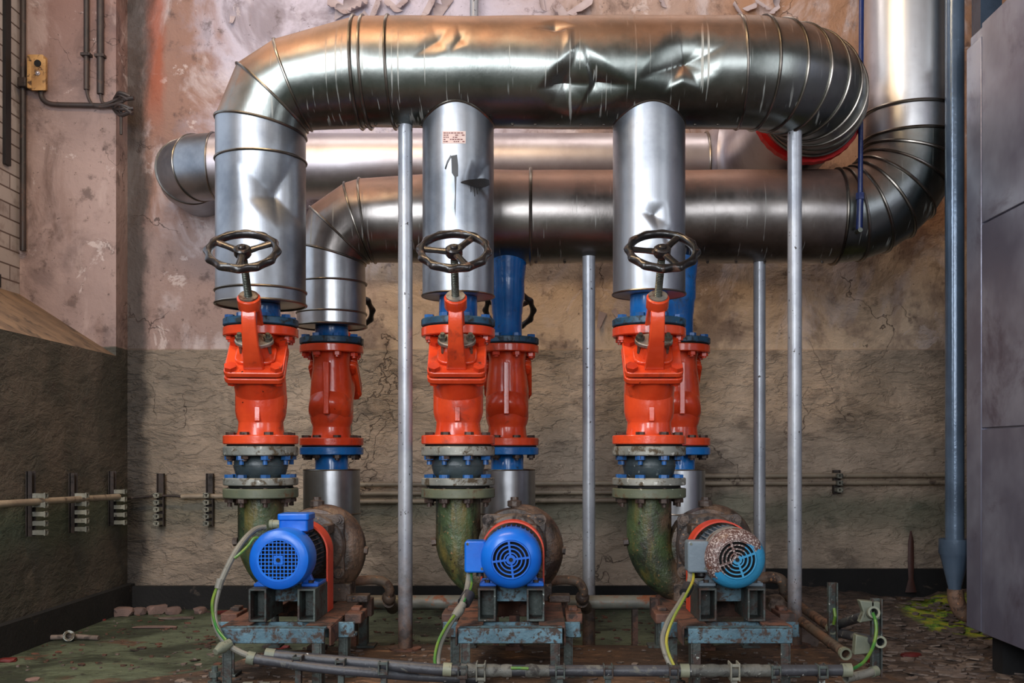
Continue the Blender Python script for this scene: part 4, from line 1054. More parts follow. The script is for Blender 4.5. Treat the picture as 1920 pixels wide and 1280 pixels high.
# ================================================================== POSTS
posts = [(760, 3.5, ZP, 241, 'grey steel post between the leftmost and middle valves', .0243), (1104, 4.0, 0, 499, 'grey steel post just left of the rightmost valve, under the lower pipe', .0246), (1424, 4.07, 0, 497, 'lilac-grey steel post farther back, right of the rightmost pump', .0236), (1490, 3.56, ZP, 258, 'grey steel post under the right-hand bend of the top pipe', .0240)]
for px, Y, zb, pyt, lab, r in posts:
    x = PX(px, Y); zt = {760: ZU - RU + .004, 1104: ZL - RL + .012, 1424: ZL - RL + .004, 1490: ZU - RU - .004 + .006}[px]
    t = thing('support_post', lab, 'post', (x, Y, zb))
    mb = MB(); mb.cyl((0, 0, 0), (0, 0, zt - zb), r, n=28); part('tube', mb, 'post', t, False)
    mb = MB(); mb.lathe([(r, 0), (r + .03, 0), (r + .03, .006), (r, .006)], None, 24, False, True); part('base_plate', mb, 'rustplate', t, False)
# pole on the wall above the top pipe
mb = MB(); x = PX(889, 5.0); mb.cyl((x, 5.0, 2.3), (x, 5.0, ZC), .021, n=16); single('wall_pole', mb, 'post', 'thin grey pole on the back wall above the top pipe', 'pole')

# ================================================================== ROD, DOWNPIPE, CABINET
t = thing('hanger_rod', 'dark blue hanger rod in front of the rightmost bend', 'rod', P(1611, 430, 3.86))
a, b, c_ = P(1611, 430, 3.868), P(1613, 372, 3.855), Vector((1.2145, 3.83, ZC))
mb = MB(); mb.cyl(b, c_, .0095, n=12); part('rod', mb, 'rod', t)
mb = MB(); mb.cyl(a, b + Vector((0, 0, .01)), .0125, n=12); mb.cyl(b - Vector((0, 0, .004)), b + Vector((0, 0, .02)), .0165, n=6); part('turnbuckle', mb, 'rod', t)
mb = MB(); mb.cyl(a + Vector((0, -.014, -.004)), a + Vector((0, .03, -.004)), .009, n=10); part('pin', mb, 'steel', t)
YD = 3.83; XD = PX(1790, YD)
t = thing('downpipe', 'blue-grey downpipe with a funnel beside the steel cabinet', 'downpipe', (XD, YD, .1))
mb = MB(); mb.cyl((XD, YD, PZ(1016, YD)), (XD, YD, ZC), .034, n=28); part('pipe', mb, 'downpipe', t)
mb = MB(); z = lambda py: PZ(py, YD)
mb.lathe([(.052, z(1012)), (.057, z(1010)), (.057, z(1036)), (.052, z(1040)), (.024, z(1100)), (.024, z(1106)), (.018, z(1106)), (.018, z(1098)), (.046, z(1038)), (.05, z(1014))], Matrix.Translation((XD, YD, 0)), 32, False, True); part('funnel', mb, 'downpipe', t)
mb = MB(); pth = catmull([(XD + .004, YD, z(1104)), (XD + .006, YD, z(1125)), (XD + .03, YD, z(1148)), (XD + .07, YD, z(1150)), (XD + .10, YD, z(1130))], 6); mb.tube(pth, .030, 16); part('trap', mb, 'rustpipe', t)
XB = 1.546; yb_, yf_ = 3.715, 2.75; zb_, zt_ = .136, 2.25
t = thing('steel_cabinet', 'tall grey steel cabinet cropped by the right edge of the photo', 'cabinet', (XB, 3.2, 0))
mb = MB(); mb.box((XB + .45, (yb_ + yf_) / 2, (zb_ + zt_) / 2), (.88, yb_ - yf_ - .02, zt_ - zb_ - .01)); part('body', mb, 'cabinet', t, True, .004)
yj = 3.59
zs = [zb_, PZ(803, 3.55), PZ(415, 3.55), zt_]
for k in range(3):
    mb = MB(); mb.box((XB + .008, (yf_ + yj) / 2 - .002, (zs[k] + zs[k + 1]) / 2), (.016, yj - yf_ - .004, zs[k + 1] - zs[k] - .006)); part('panel', mb, 'cabinet', t, True, .002)
mb = MB(); mb.box((XB + .006, (yb_ + yj) / 2, (zb_ + zt_) / 2 - .02), (.014, yb_ - yj - .004, zt_ - zb_ - .05)); part('corner_post', mb, 'cabinet', t, True, .003)
for y in (2.9, 3.6):
    for x in (XB + .1, XB + .8):
        mb = MB(); mb.box((x, y, zb_ / 2), (.08, .08, zb_)); part('foot', mb, 'dark', t)
mb = MB(); x = PX(1850, 4.4); mb.box((x, 4.4, 2.2), (.09, .09, 3.1)); single('vertical_duct', mb, 'downpipe', 'dark blue-grey duct behind the cabinet at the top right corner', 'duct', loc=(x, 4.4, .65))
bpy.data.objects['vertical_duct'].location.z = .65

# ================================================================== CABLES
def cab(name, pts, r, mat, label, cat, extra=None, n=10):
    t = thing(name, label, cat, pts[-1]); mb = MB(); mb.tube(catmull(pts, 7), r, n); part('sheath', mb, mat, t)
    return t
t = cab('power_cable', [P(497, 988, 3.09), P(478, 993, 3.06), P(455, 1015, 3.0), P(432, 1052, 2.95), P(413, 1095, 2.92), P(402, 1140, 2.9), P(406, 1175, 2.88), P(424, 1205, 2.86), P(450, 1222, 2.84), P(478, 1233, 2.82)], .0085, 'cable', 'grey cable looping left from the leftmost motor', 'cable')
mb = MB(); mb.tube(catmull([P(412, 1092, 2.915), P(404, 1108, 2.905), P(398, 1130, 2.89), P(400, 1155, 2.885), P(408, 1180, 2.87), P(424, 1200, 2.85)], 6), .0045, 8); part('earth_wire', mb, 'earth', t)
mb = MB(); mb.tube([P(432, 1204, 2.85), P(416, 1214, 2.83), P(404, 1222, 2.81)], [.012, .017, .009], 10); part('tape_tail', mb, 'collar', t)
mb = MB(); mb.tube([P(414, 1085, 2.915), P(409, 1103, 2.91)], .011, 10); part('tape_band', mb, 'cable', t)
t2 = cab('earth_wire', [P(492, 1013, 3.0), P(478, 1008, 2.98), P(466, 1022, 2.97), P(452, 1036, 2.95), P(440, 1046, 2.945)], .0042, 'earth', 'bright green earth wire beside the leftmost motor', 'wire')
t = cab('power_cable', [P(880, 1073, 3.05), P(878, 1090, 3.03), P(874, 1110, 2.98), P(862, 1140, 2.92), P(842, 1172, 2.88), P(826, 1205, 2.85), P(820, 1235, 2.82), P(822, 1252, 2.80)], .0085, 'cable', 'grey cable hanging from the middle motor to the floor conduit', 'cable')
mb = MB(); mb.tube(catmull([P(883, 1072, 3.045), P(884, 1095, 3.02), P(878, 1112, 2.97), P(858, 1145, 2.905), P(836, 1175, 2.865), P(821, 1205, 2.835), P(815, 1235, 2.805), P(818, 1252, 2.79)], 6), .0042, 8); part('earth_wire', mb, 'earth', t)
mb = MB(); mb.cyl(P(879, 1114, 2.985), P(870, 1130, 2.955), .019, n=18); part('cable_ring', mb, 'plastic_black', t)
mb = MB(); mb.tube([P(868, 1132, 2.93), P(860, 1146, 2.91), P(852, 1156, 2.895)], [.011, .0145, .011], 12); part('sleeve', mb, 'cable', t)
t = cab('power_cable', [P(1294, 1068, 3.05), P(1294, 1085, 3.02), P(1286, 1110, 2.97), P(1272, 1135, 2.92), P(1254, 1163, 2.88), P(1243, 1195, 2.85), P(1247, 1222, 2.82), P(1258, 1248, 2.80)], .0085, 'cable', 'grey cable hanging from the rightmost motor to the floor conduit', 'cable')
mb = MB(); mb.tube(catmull([P(1299, 1068, 3.045), P(1300, 1085, 3.01), P(1294, 1100, 2.96), P(1278, 1130, 2.905), P(1262, 1160, 2.865), P(1250, 1195, 2.835), P(1253, 1222, 2.805), P(1264, 1248, 2.79)], 6), .0042, 8); part('earth_wire', mb, 'yellowwire', t)
mb = MB(); mb.cyl(P(1291, 1098, 2.99), P(1284, 1112, 2.96), .016, n=18); part('cable_ring', mb, 'plastic_black', t)

# ---- floor conduit in front of the pumps
YQ = 2.78
t = thing('floor_conduit', 'long dirty black conduit lying across the front of the plinth', 'conduit', P(1000, 1270, YQ))
cp = [P(498, 1227, YQ + .03), P(600, 1236, YQ + .02), P(700, 1244, YQ + .01), P(790, 1252, YQ), P(860, 1256, YQ), P(1100, 1257, YQ), P(1350, 1257, YQ), P(1585, 1256, YQ)]
mb = MB(); mb.tube(catmull(cp, 8), .0155, 16); part('tube', mb, 'conduit_black', t)
for pa, pb in ((P(498, 1227, YQ + .03), P(516, 1229, YQ + .03)), (P(831, 1254, YQ), P(847, 1255, YQ)), (P(1275, 1257, YQ), P(1292, 1257, YQ)), (P(1578, 1256, YQ), P(1596, 1256, YQ))):
    mb = MB(); mb.cyl(pa, pb, .0185, n=18); part('collar', mb, 'collar', t)
for pa, pb in ((P(865, 1256, YQ), P(960, 1257, YQ)), (P(1295, 1257, YQ), P(1450, 1257, YQ)), (P(985, 1257, YQ), P(1030, 1257, YQ))):
    mb = MB(); k = 22; pts_ = [pa.lerp(pb, q / k) for q in range(k + 1)]; mb.tube(pts_, [.0175 + .003 * mnoise.noise(p * 60) for p in pts_], 14); part('tape_wrap', mb, 'tape', t)
mb = MB(); mb.tube([P(958, 1252, YQ - .016), P(975, 1252, YQ - .017), P(991, 1253, YQ - .016)], .004, 8); part('bare_wire', mb, 'earth', t)
t = thing('floor_conduit', 'short dirty conduit under the left end of the long floor conduit', 'conduit', P(600, 1262, YQ))
mb = MB(); mb.tube(catmull([P(466, 1233, YQ), P(520, 1241, YQ - .01), P(600, 1252, YQ - .02), P(700, 1261, YQ - .01), P(790, 1268, YQ + .03), P(900, 1272, YQ + .04)], 8), .0135, 14); part('tube', mb, 'conduit_black', t)
mb = MB(); mb.cyl(P(464, 1232, YQ), P(478, 1235, YQ), .018, n=16); part('collar', mb, 'collar', t)
clips = [(560, 1240), (640, 1246), (720, 1250), (868, 1257), (902, 1257), (1050, 1257), (1140, 1257), (1262, 1257), (1376, 1257), (1452, 1257), (1540, 1257)]
cl_l = ['under the left end of the floor conduit', 'left of the leftmost frame leg on the floor conduit', 'below the leftmost drain pipe on the floor conduit', 'beside the pale collar under the middle cable', 'in front of the middle base frame, pale and upright', 'in front of the right leg of the middle base frame', 'midway between the middle and rightmost frames', 'beside the foot of the rightmost cable', 'pale and upright in front of the rightmost frame', 'in front of the right leg of the rightmost frame', 'near the right open end of the floor conduit']
for (px, py), l_ in zip(clips, cl_l):
    c = P(px, py, YQ); w = .013
    mb = MB(); poly = []
    big = px in (902, 1376)
    h = .03 if big else .022
    for s in (-1, 1):
        mb.box((c.x + s * .011, c.y - .002, c.z), (.004, .046, h * 1.6))
    mb.box((c.x, c.y - .021, c.z + h * .6), (.026, .005, .008)); mb.box((c.x, c.y - .021, c.z - h * .6), (.026, .005, .008)); mb.box((c.x, c.y + .0, (c.z - .02 + ZP) / 2), (.016, .02, c.z - .02 - ZP + .002))
    single('conduit_clip', mb, 'clip' if big else 'frameleg', 'small conduit clip ' + l_, 'clip', 'clips along the floor conduit', bevel=.001)
for px, l_ in ((465, 'left of two pale upright clips below the short conduit'), (497, 'right of two pale upright clips below the short conduit')):
    c = P(px, 1272, 2.74); mb = MB()
    for s in (-1, 1): mb.tube([(c.x + s * .011, c.y, ZP - .002), (c.x + s * .007, c.y, ZP + .03), (c.x + s * .008, c.y, ZP + .05)], .006, 8)
    mb.box((c.x, c.y, ZP + .052), (.026, .012, .008)); single('conduit_clip', mb, 'clip', l_, 'clip', 'clips along the floor conduit')

# ---- broken conduits at the lower right
def rail(px, pyt, pyb, Y, label):
    x = PX(px, Y); zt, zb2 = PZ(pyt, Y), max(0.0, PZ(pyb, Y)); mb = MB(); h = zt - zb2
    for s in (-1, 1): mb.box((x + s * .013, Y, zb2 + h / 2), (.004, .02, h))
    mb.box((x, Y + .008, zb2 + h / 2), (.026, .004, h)); single('conduit_rail', mb, 'frameleg', label, 'rail', 'upright conduit rails at the right')
YR = 3.0
rail(1643, 1122, 1268, YR, 'upright slotted rail holding two open conduit ends, right foreground')
rail(1561, 1092, 1215, 3.35, 'shorter upright slotted rail, just left of the rail with open conduit ends')
def openpipe(p0, p1, r, label, lip=True, mid=None, mat='conduit_black'):
    t = thing('conduit_length', label, 'conduit', p0); p0, p1 = Vector(p0), Vector(p1)
    mb = MB(); d = p1 - p0; fr = frame(p0, d)
    mb.lathe([(r, 0), (r, d.length), (r - .003, d.length), (r - .003, 0)], fr, 18, False, True); part('tube', mb, mat, t)
    mb = MB(); mb.lathe([(r - .003, -.006), (r + .003, -.006), (r + .003, .012), (r - .003, .012)], fr, 20, False, True); part('collar', mb, 'collar', t)
    mb = MB(); mb.lathe([(r - .004, .06), (.0005, .06), (.0005, .064), (r - .004, .064)], fr, 14, True); part('dark_bore', mb, 'dark', t)
openpipe(P(1638, 1148, YR - .04), P(1568, 1172, 3.42), .0145, 'upper open-ended conduit clipped to the upright rail')
openpipe(P(1650, 1203, YR - .05), P(1570, 1186, 3.40), .0145, 'lower open-ended conduit clipped to the upright rail')
openpipe(P(1560, 1178, 3.36), P(1470, 1115, 4.0), .016, 'rusty conduit slanting back to the rightmost post', mat='rustpipe')
openpipe(P(1585, 1225, 3.12), P(1490, 1155, 3.62), .016, 'rusty conduit lying lowest, slanting back past the post foot', mat='rustpipe')
openpipe(P(1640, 1258, 2.86), P(1586, 1272, 2.80), .012, 'ribbed grey conduit stub lying at the foot of the upright rail', mat='cable')
mb = MB()
cc = P(1625, 1145, YR + .02); mb.prism([(-.03, -.03), (.03, -.02), (.03, .03), (-.03, .035), (-.018, 0)], .03, frame(cc, (0, -1, 0), (1, 0, 0))); single('saddle_clamp', mb, 'collar', 'pale green saddle clamp around the upper open conduit', 'clamp', bevel=.003)
mb = MB(); cc = P(1612, 1205, YR + .05); mb.prism([(-.025, -.03), (.025, -.025), (.02, .02), (-.02, .03)], .03, frame(cc, (0, -1, 0), (1, 0, 0))); single('saddle_clamp', mb, 'collar', 'pale green saddle clamp beside the lower open conduit', 'clamp', bevel=.003)
mb = MB(); mb.tube(catmull([P(1637, 1150, YR - .05), P(1642, 1165, YR - .08), P(1643, 1185, YR - .09), P(1637, 1212, YR - .11), P(1622, 1238, YR - .16), P(1606, 1250, YR - .19), P(1594, 1255, YQ)], 7), .0048, 8); single('earth_wire', mb, 'earth', 'green and yellow wire looping from the upper open conduit down', 'wire')
mb = MB(); mb.tube([P(1564, 1140, 3.32), P(1566, 1155, 3.31), P(1563, 1170, 3.32)], .005, 8); single('earth_wire', mb, 'earth', 'short green wire end on the shorter upright rail', 'wire')
# rusty pipe end and scrap heap behind the right post
mb = MB(); mb.tube(catmull([P(1405, 1090, 3.6), P(1440, 1082, 3.6), P(1465, 1088, 3.6), P(1472, 1110, 3.62)], 6), .02, 14); single('drain_pipe', mb, 'rustpipe', 'rusty hooked drain pipe right of the rightmost pump', 'pipe')

# ================================================================== WALL CONDUITS AND RACKS
def cond(pts, r, mat, label, name='wall_conduit', group=None):
    mb = MB(); mb.tube(pts, r, 12); return single(name, mb, mat, label, 'conduit', group, sharp=40)
XW = XL + .055
def PL(px, py, x=XL):       # point on the left wall plane
    Y = (x) * F / (px - VX); return P(px, py, Y)
cond([Vector((XW, 3.2, .578)), PL(0, 945, XW), PL(222, 931, XW)], .014, 'conduit_cream', 'cream conduit along the lower left wall')
YC_ = YB - .045
cond([P(340, 931, YC_), P(350, 930, YC_), P(470, 930, YC_)], .012, 'conduit_cream', 'short cream conduit on the back wall left of the pumps')
mb = MB(); mb.tube(catmull([PL(224, 931, XW), P(240, 934, YC_ - .02), P(262, 932, YC_), P(285, 930, YC_), P(318, 929, YC_), P(342, 931, YC_)], 6), .006, 8); single('loose_cable', mb, 'iron_dark', 'thin dark cable bridging the corner between cream conduits', 'cable')
for k, py in enumerate((908, 925, 940)):
    cond([P(640, py, YC_), P(1190, py - 3, YC_)], .0115, 'conduit_cream', ['topmost of three cream conduits behind the middle pump', 'middle of three cream conduits behind the middle pump', 'lowest of three cream conduits behind the middle pump'][k])
for k, py in enumerate((892, 906)):
    cond([P(1290, py, YC_), P(1800, py - 2, YC_)], .0115, 'conduit_cream', ['upper of two cream conduits on the right of the back wall', 'lower of two cream conduits on the right of the back wall'][k])
def rack(origin, u, out, h, nclip, label, z0, pitch, clipw=.026):
    """slotted rail with spring clips; u along wall, out away from it"""
    t = thing('conduit_rack', label, 'rack', origin, 0, 'conduit racks on the walls')
    o = Vector(origin); u = Vector(u); out = Vector(out); m = Matrix((u, out, Vector((0, 0, 1)))).transposed().to_4x4(); m.translation = o
    mb = MB(); mb.box((0, .004, h / 2), (.034, .008, h), m)
    for s in (-1, 1): mb.box((s * .015, .014, h / 2), (.004, .02, h), m)
    part('rail', mb, 'rail', t)
    for k in range(nclip):
        z = z0 + k * pitch; mb = MB()
        for s in (-1, 1):
            mb.prism([(s * .004, .02), (s * .013, .022), (s * .007, .045), (s * .013, .07), (s * .004, .07), (s * .001, .045)], .018, m @ Matrix.Translation((0, 0, z - .009)))
        for q in ((0, .072, z + .009, .028, .006, .005), (0, .072, z - .009, .028, .006, .005), (-.012, .072, z, .005, .006, .02), (.012, .072, z, .005, .006, .02)): mb.box(q[:3], q[3:], m)
        part('clip', mb, 'clip', t)
for px, lab in ((303, 'dark clip rack on the back wall, nearest the left corner'), (395, 'dark clip rack on the back wall, just left of the leftmost pump')):
    b = P(px, 985, YB - .02); rack(b, (1, 0, 0), (0, -1, 0), .255, 5, lab, .015, .034)
b = P(1567, 925, YB - .02); rack(b, (1, 0, 0), (0, -1, 0), .115, 3, 'pale clip rack on the back wall right of the posts', .02, .034)
for px, py, lab in ((52, 1005, 'dark clip rack on the left wall, nearest the photo edge'), (132, 998, 'dark clip rack on the left wall, second from the photo edge'), (206, 985, 'dark clip rack on the left wall, nearest the corner')):
    b = PL(px, py, XL + .012); rack(b, (0, 1, 0), (1, 0, 0), .255, 5, lab, .015, .036)

# ---- reveal fittings
YE = YN - .02
t = thing('push_button_box', 'yellowed push-button box on the pink window reveal', 'switch box', P(74, 172, YN))
mb = MB(); mb.prism(rrect(.078, .16, .008), .045, frame(P(74, 140, YN - .001), (0, -1, 0), (1, 0, 0))); part('case', mb, 'brass', t, True, .003)
mb = MB(); mb.prism(rrect(.066, .15, .006), .004, frame(P(73, 140, YN - .046), (0, -1, 0), (1, 0, 0))); part('cover', mb, 'brass', t, True, .001)
mb = MB(); c = P(71, 119, YN - .05); mb.cyl(c, c + Vector((0, -.006, 0)), .016, n=20); part('black_button', mb, 'dark', t, label='black push button')
mb = MB(); c = P(72, 138, YN - .05); mb.cyl(c, c + Vector((0, -.008, 0)), .010, n=20); mb.sphere(c + Vector((0, -.008, 0)), .008, 10); part('white_button', mb, 'jacket_white', t, label='white push button')
pc = catmull([P(76, 170, YE), P(79, 184, YE), P(90, 193, YE), P(110, 196, YE), P(160, 197, YE), P(215, 199, YE)], 6)
cond(pc, .012, 'iron_dark', 'dark horizontal conduit running from the push-button box')
for k, (px, pb, lab) in enumerate(((162, 168, 'left of two vertical dark conduits on the window reveal'), (188, 176, 'right of two vertical dark conduits on the window reveal'))):
    t = thing('wall_conduit', lab, 'conduit', P(px, pb, YE))
    mb = MB(); mb.cyl(P(px, pb, YE), Vector((PX(px, YE), YE, ZC)), .0125 if k == 0 else .016, n=14); part('tube', mb, 'iron_dark', t)
    mb = MB(); c = P(px, 103 + 2 * k, YE); mb.box(c, (.046, .036, .014)); part('saddle', mb, 'rail', t, True, .002)
    mb = MB(); mb.tube(catmull([P(px, pb - 4, YE), P(px + 3, pb + 14, YE), P(px + 12, pb + 28 - 10 * k, YE - .005), P(px + 32, 200 - 14 * k, YE - .01), P(232 - 4 * k, 190 - 6 * k, YE - .03)], 6), .007, 10); part('cable_tail', mb, 'iron_dark', t)
cond([P(43, 470, YN - .03), Vector((PX(43, YN - .03), YN - .03, ZC))], .014, 'iron_dark', 'dark vertical conduit in the niche corner beside the bricks')
mb = MB(); mb.box(P(44, 156, YN - .04), (.04, .045, .045)); single('junction_box', mb, 'rail', 'small dark junction box on the niche corner conduit', 'junction box', bevel=.004)
t = thing('cable_bundle', 'tangled dark cable ends at the corner of the window reveal', 'cables', P(236, 215, YN - .05))
for k in range(9):
    a = P(222 + random.uniform(-8, -2), 196 + random.uniform(-14, 10), YN - .004); b = P(244 + random.uniform(-4, 8), 198 + random.uniform(-18, 16), YN - .05)
    mid = (a + b) / 2 + Vector((random.uniform(-.01, .01), random.uniform(-.03, 0), random.uniform(-.03, .03))); mb = MB(); mb.tube(catmull([a, mid, b], 6), random.uniform(.007, .011), 10); part('cable_end', mb, 'iron_dark', t)
mb = MB(); mb.cyl(P(227, 206, YN - .03), P(227, 252, YN - .03), .007, n=8); part('cable_end', mb, 'iron_dark', t)

# ================================================================== DEBRIS
def lump(px, py, sx, sy, sz, mat, label, name, cat, zoff=0.0, rot=None, group=None):
    Y = (CZ - zoff) * F / (py - VY); x = PX(px, Y); mb = MB(); bmv = bmesh.new(); bmesh.ops.create_icosphere(bmv, subdivisions=2, radius=1)
    R = Matrix.Rotation(rot if rot is not None else random.uniform(0, 3), 4, 'Z'); sd = Vector((random.uniform(0, 50), random.uniform(0, 50), 0)); vs = []
    for v in bmv.verts:
        p = v.co.copy(); d = 1 + .45 * mnoise.noise(p * 1.3 + sd); p *= d; p = Vector((max(-.8, min(.8, p.x)), max(-.8, min(.8, p.y)), max(-.55, min(.6, p.z))))
        p = R @ Vector((p.x * sx, p.y * sy, p.z * sz)); vs.append(p)
    zmin = min(p.z for p in vs); vs = [p + Vector((x, Y, zoff - zmin)) for p in vs]
    mb.add(vs, [tuple(v.index for v in f.verts) for f in bmv.faces]); bmv.free()
    return single(name, mb, mat, label, cat, group, sharp=25)
L = lump
g = 'fallen plaster lumps in the left corner'
L(232, 1154, .055, .04, .035, 'plaster', 'pinkish plaster lump nearest the left corner', 'plaster_lump', 'rubble', group=g)
L(262, 1152, .04, .03, .03, 'plaster', 'plaster lump second from the left corner against the back wall', 'plaster_lump', 'rubble', group=g)
L(294, 1150, .06, .03, .035, 'plaster', 'broad plaster lump in the middle of the heap by the back wall', 'plaster_lump', 'rubble', group=g)
L(324, 1151, .05, .03, .03, 'plaster', 'brownish plaster lump at the right end of the heap', 'plaster_lump', 'rubble', group=g)
L(375, 1149, .045, .03, .025, 'plaster', 'lone plaster lump just left of the grey cable loop', 'plaster_lump', 'rubble', group=g)
L(330, 1160, .10, .03, .008, 'scrap', 'flat brown scrap board on the green floor below the plaster heap', 'scrap_board', 'scrap', rot=.1)
L(290, 1177, .12, .025, .008, 'plaster', 'pale flat strip lying on the green floor at left', 'scrap_board', 'scrap', rot=.05)
L(425, 1151, .06, .03, .015, 'redscrap', 'dark red scrap behind the grey cable loop', 'red_scrap', 'scrap', rot=.1)
L(520, 1216, .06, .02, .012, 'redscrap', 'dark red scrap under the leftmost base frame', 'red_scrap', 'scrap', zoff=0, rot=.1)
L(188, 1163, .03, .02, .006, 'redscrap', 'small red scrap beside the black band at left', 'red_scrap', 'scrap', rot=.3)
L(14, 1240, .04, .025, .012, 'redscrap', 'orange-red scrap at the left edge of the photo', 'red_scrap', 'scrap', rot=.2)
L(105, 1192, .03, .02, .03, 'plaster', 'small plaster crumb standing by the left black band', 'plaster_lump', 'rubble', group=g)
L(60, 1276, .03, .02, .008, 'plaster', 'small orange-brown chip at the bottom left', 'plaster_lump', 'rubble')
t = thing('scrap_fitting', 'old pipe fitting among splinters on the left floor', 'scrap', P(130, 1205, .76 * F / 355))
Yq = .76 * F / 352
mb = MB(); c = Vector((PX(130, Yq), Yq, .022)); mb.lathe([(.012, -.02), (.022, -.02), (.022, .02), (.012, .02)], frame(c, (.3, -1, .2)), 18, False, True); part('ring', mb, 'galv', t)
mb = MB(); mb.tube([c + Vector((-.08, .01, -.008)), c + Vector((.0, .03, -.006)), c + Vector((.11, .02, -.012))], .010, 10); part('stick', mb, 'scrap', t)
L(1580, 1240, .10, .06, .02, 'scrap', 'flat brown stone slab beside the floor conduit end', 'stone_slab', 'rubble', zoff=.03, rot=.2)
L(1625, 1240, .05, .03, .015, 'redscrap', 'dark red scrap behind the green and yellow wire', 'red_scrap', 'scrap', zoff=.0, rot=.3)
L(1708, 1230, .05, .02, .012, 'redscrap', 'dark red scrap on the brown floor at right', 'red_scrap', 'scrap', rot=.2)
def stone(px, Y, z, sx, sy, sz, label):
    py = VY + (CZ - z) * F / Y
    lump(px, py, sx, sy, sz, 'scrap', label, 'rubble_stone', 'rubble', zoff=z, group='rubble around the right-hand post')
for a in [(1450, 3.86, 0, .09, .07, .085, 'big grey stone behind the rightmost base frame, lowest left'), (1498, 3.9, 0, .09, .07, .085, 'big grey stone behind the foot of the right-hand post'), (1472, 3.9, .09, .075, .06, .07, 'grey stone on top of the pile behind the right-hand post'),
          (1452, 3.92, .165, .06, .05, .05, 'topmost grey stone of the pile, under the hooked drain pipe'), (1532, 3.7, 0, .07, .05, .04, 'brown stone just right of the right-hand post'), (1585, 3.55, 0, .07, .05, .03, 'brown stone behind the shorter upright rail'), (1600, 3.25, 0, .06, .05, .025, 'brown stone between the two upright rails')]: stone(*a)
# board leaning and rust streak drip on the wall right
t = thing('rust_drip', 'dark reddish rust drip leaning against the black band at right', 'stain strip', P(1708, 1108, 5.0))
mb = MB(); rs = []
for py, w, y in ((1110, .028, 4.99), (1085, .012, 5.02), (1050, .016, 5.06), (1015, .014, 5.065), (995, .004, 5.068)):
    c = P(1708, py, y); rs.append([c + Vector((a * w, b, 0)) for a, b in ((-1, 0), (-.5, -.005), (.5, -.005), (1, 0), (.5, .004), (-.5, .004))])
mb.rings(rs, True); part('strip', mb, 'driprust', t)
mb = MB(); nu, nv = 90, 34; vs = []; fs = []
for i in range(nu + 1):
    for j in range(nv + 1):
        x = .78 + (3.05 - .78) * i / nu; y = 4.15 + (5.058 - 4.15) * j / nv; q = j / nv
        ex = min(1, min(i, nu - i) / 10)
        z = (.115 * q ** 1.6 * (.75 + .5 * mnoise.noise(Vector((x * 2.3, y * 2.3, 0)))) + .022 * mnoise.fractal(Vector((x * 9, y * 9, 3)), 1, 2, 4) * q) * ex
        vs.append(Vector((x, y, max(.0015, z))))
for i in range(nu):
    for j in range(nv):
        a = i * (nv + 1) + j; fs.append((a, a + nv + 1, a + nv + 2, a + 1))
o2 = (nu + 1) * (nv + 1); vs += [Vector((p.x, p.y, 0.0005)) for p in vs]; fs += [tuple(k + o2 for k in reversed(f)) for f in list(fs)]
rim = [i * (nv + 1) for i in range(nu + 1)] + [nu * (nv + 1) + j for j in range(1, nv + 1)] + [i * (nv + 1) + nv for i in range(nu - 1, -1, -1)] + [j for j in range(nv - 1, 0, -1)]
fs += [(rim[k], rim[(k + 1) % len(rim)], rim[(k + 1) % len(rim)] + o2, rim[k] + o2) for k in range(len(rim))]
mb.add(vs, fs); single('dirt_bank', mb, 'floor', 'brown bank of dirt along the foot of the back wall at right', 'dirt', loc=(0, 0, 0), sharp=80)
def bank_z(x, y):
    if x < .78 or y < 4.15: return 0.0
    q = (y - 4.15) / (5.058 - 4.15); return .09 * q ** 1.6
# litter nobody could count
def litter(name, label, n, area, mat, zf, smin, smax, seed):
    rnd = random.Random(seed); mb = MB()
    for _ in range(n):
        x, y = area(rnd)
        z = zf(x, y); s = rnd.uniform(smin, smax); a = rnd.uniform(0, 6.28); k = rnd.choice((4, 5, 6)); m = Matrix.Translation((x, y, z + .0005)) @ Matrix.Rotation(a, 4, 'Z') @ Matrix.Rotation(rnd.uniform(-.25, .25), 4, 'X')
        st_ = rnd.uniform(.35, 1)
        poly = [(s * math.cos(2 * PI * q / k) * rnd.uniform(.6, 1.1), s * st_ * math.sin(2 * PI * q / k) * rnd.uniform(.6, 1.1)) for q in range(k)]
        mb.prism(poly, rnd.uniform(.002, .006), m)
    o = single(name, mb, mat, label, 'litter', sharp=30); o['kind'] = 'stuff'
litter('paint_chips', 'pale paint chips scattered over the floor', 200, lambda r: (r.uniform(-1.95, 1.0), r.uniform(3.62, 5.0)), 'scrap', lambda x, y: 0.0, .003, .013, 3)
litter('leaf_litter', 'dark leafy litter covering the brown floor at right', 1500, lambda r: (r.uniform(1.15, 2.7), r.uniform(2.7, 4.95)), 'scrap', bank_z, .012, .045, 5)
litter('plinth_crumbs', 'brown crumbs and chips over the plinth', 500, lambda r: (r.uniform(-1.1, .95), r.uniform(2.3, 3.5)), 'scrap', lambda x, y: ZP, .004, .018, 9)
litter('dark_crumbs', 'dark crumbs on the green floor', 400, lambda r: (r.uniform(-1.95, 1.0), r.uniform(3.62, 5.0)), 'rustplate', lambda x, y: 0.0, .005, .022, 11)

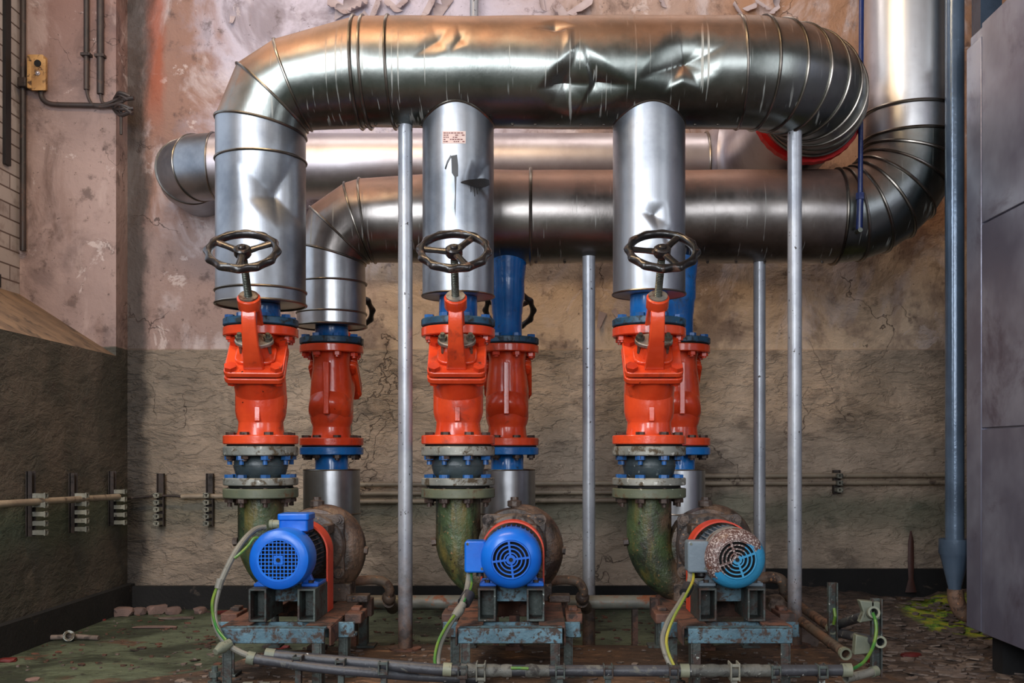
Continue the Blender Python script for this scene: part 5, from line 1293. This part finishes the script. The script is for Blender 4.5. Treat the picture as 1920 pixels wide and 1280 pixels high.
# ================================================================== CAMERA, LIGHT, VIEW
cam = bpy.data.cameras.new('camera'); co = bpy.data.objects.new('camera', cam); COL.objects.link(co)
co.location = (0, 0, CZ); co.rotation_euler = (PI / 2, 0, 0)
cam.sensor_width = 36; cam.lens = 36 * F / 1920; cam.shift_x = -(VX - 960) / 1920; cam.shift_y = (VY - 640) / 1920
cam.clip_start = .05; SC.camera = co
def area(name, loc, target, sx, sy, power, col):
    l = bpy.data.lights.new(name, 'AREA'); l.shape = 'RECTANGLE'; l.size = sx; l.size_y = sy; l.energy = power; l.color = col
    o = bpy.data.objects.new(name, l); COL.objects.link(o); o.location = loc
    d = Vector(target) - Vector(loc); o.rotation_euler = d.to_track_quat('-Z', 'Y').to_euler(); return o
area('window_light_left', (-1.96, 1.0, 2.3), (.2, 3.8, 1.0), 1.4, 1.9, 85, (.88, .93, 1.0))
area('window_fill_front', (-1.0, YF + .05, 2.15), (-.4, 3, 1.2), 1.4, 2.1, 120, (.92, .95, 1.0))  # added lamp at the unseen left front opening, strengthens its daylight
area('window_fill_front_right', (1.5, YF + .05, 2.15), (1.0, 3, 1.2), 1.6, 2.1, 45, (.92, .95, 1.0))  # same added strengthening at the unseen right front opening
area('window_light_right', (3.0, .6, 2.0), (.4, 3.6, 1.3), 1.2, 2.2, 26, (.88, .93, 1.0))
area('ceiling_tube', (-1.0, 2.5, 3.6), (-.9, 3.1, 0), 1.7, .22, 42, (1.0, .70, .40))
area('ceiling_fill_rear', (-.2, 4.3, 3.65), (-.2, 4.6, 0), 3.6, .2, 16, (1.0, .86, .78))  # unseen fill lamp along the rear ceiling, no tube modelled
w = bpy.data.worlds.new('world'); SC.world = w; w.use_nodes = True
bg = w.node_tree.nodes['Background']; bg.inputs[0].default_value = (.75, .85, 1, 1); bg.inputs[1].default_value = 1.0
SC.view_settings.view_transform = 'Standard'; SC.view_settings.look = 'None'; SC.view_settings.gamma = 1; SC.view_settings.use_curve_mapping = False
SC.view_settings.exposure = 0.4
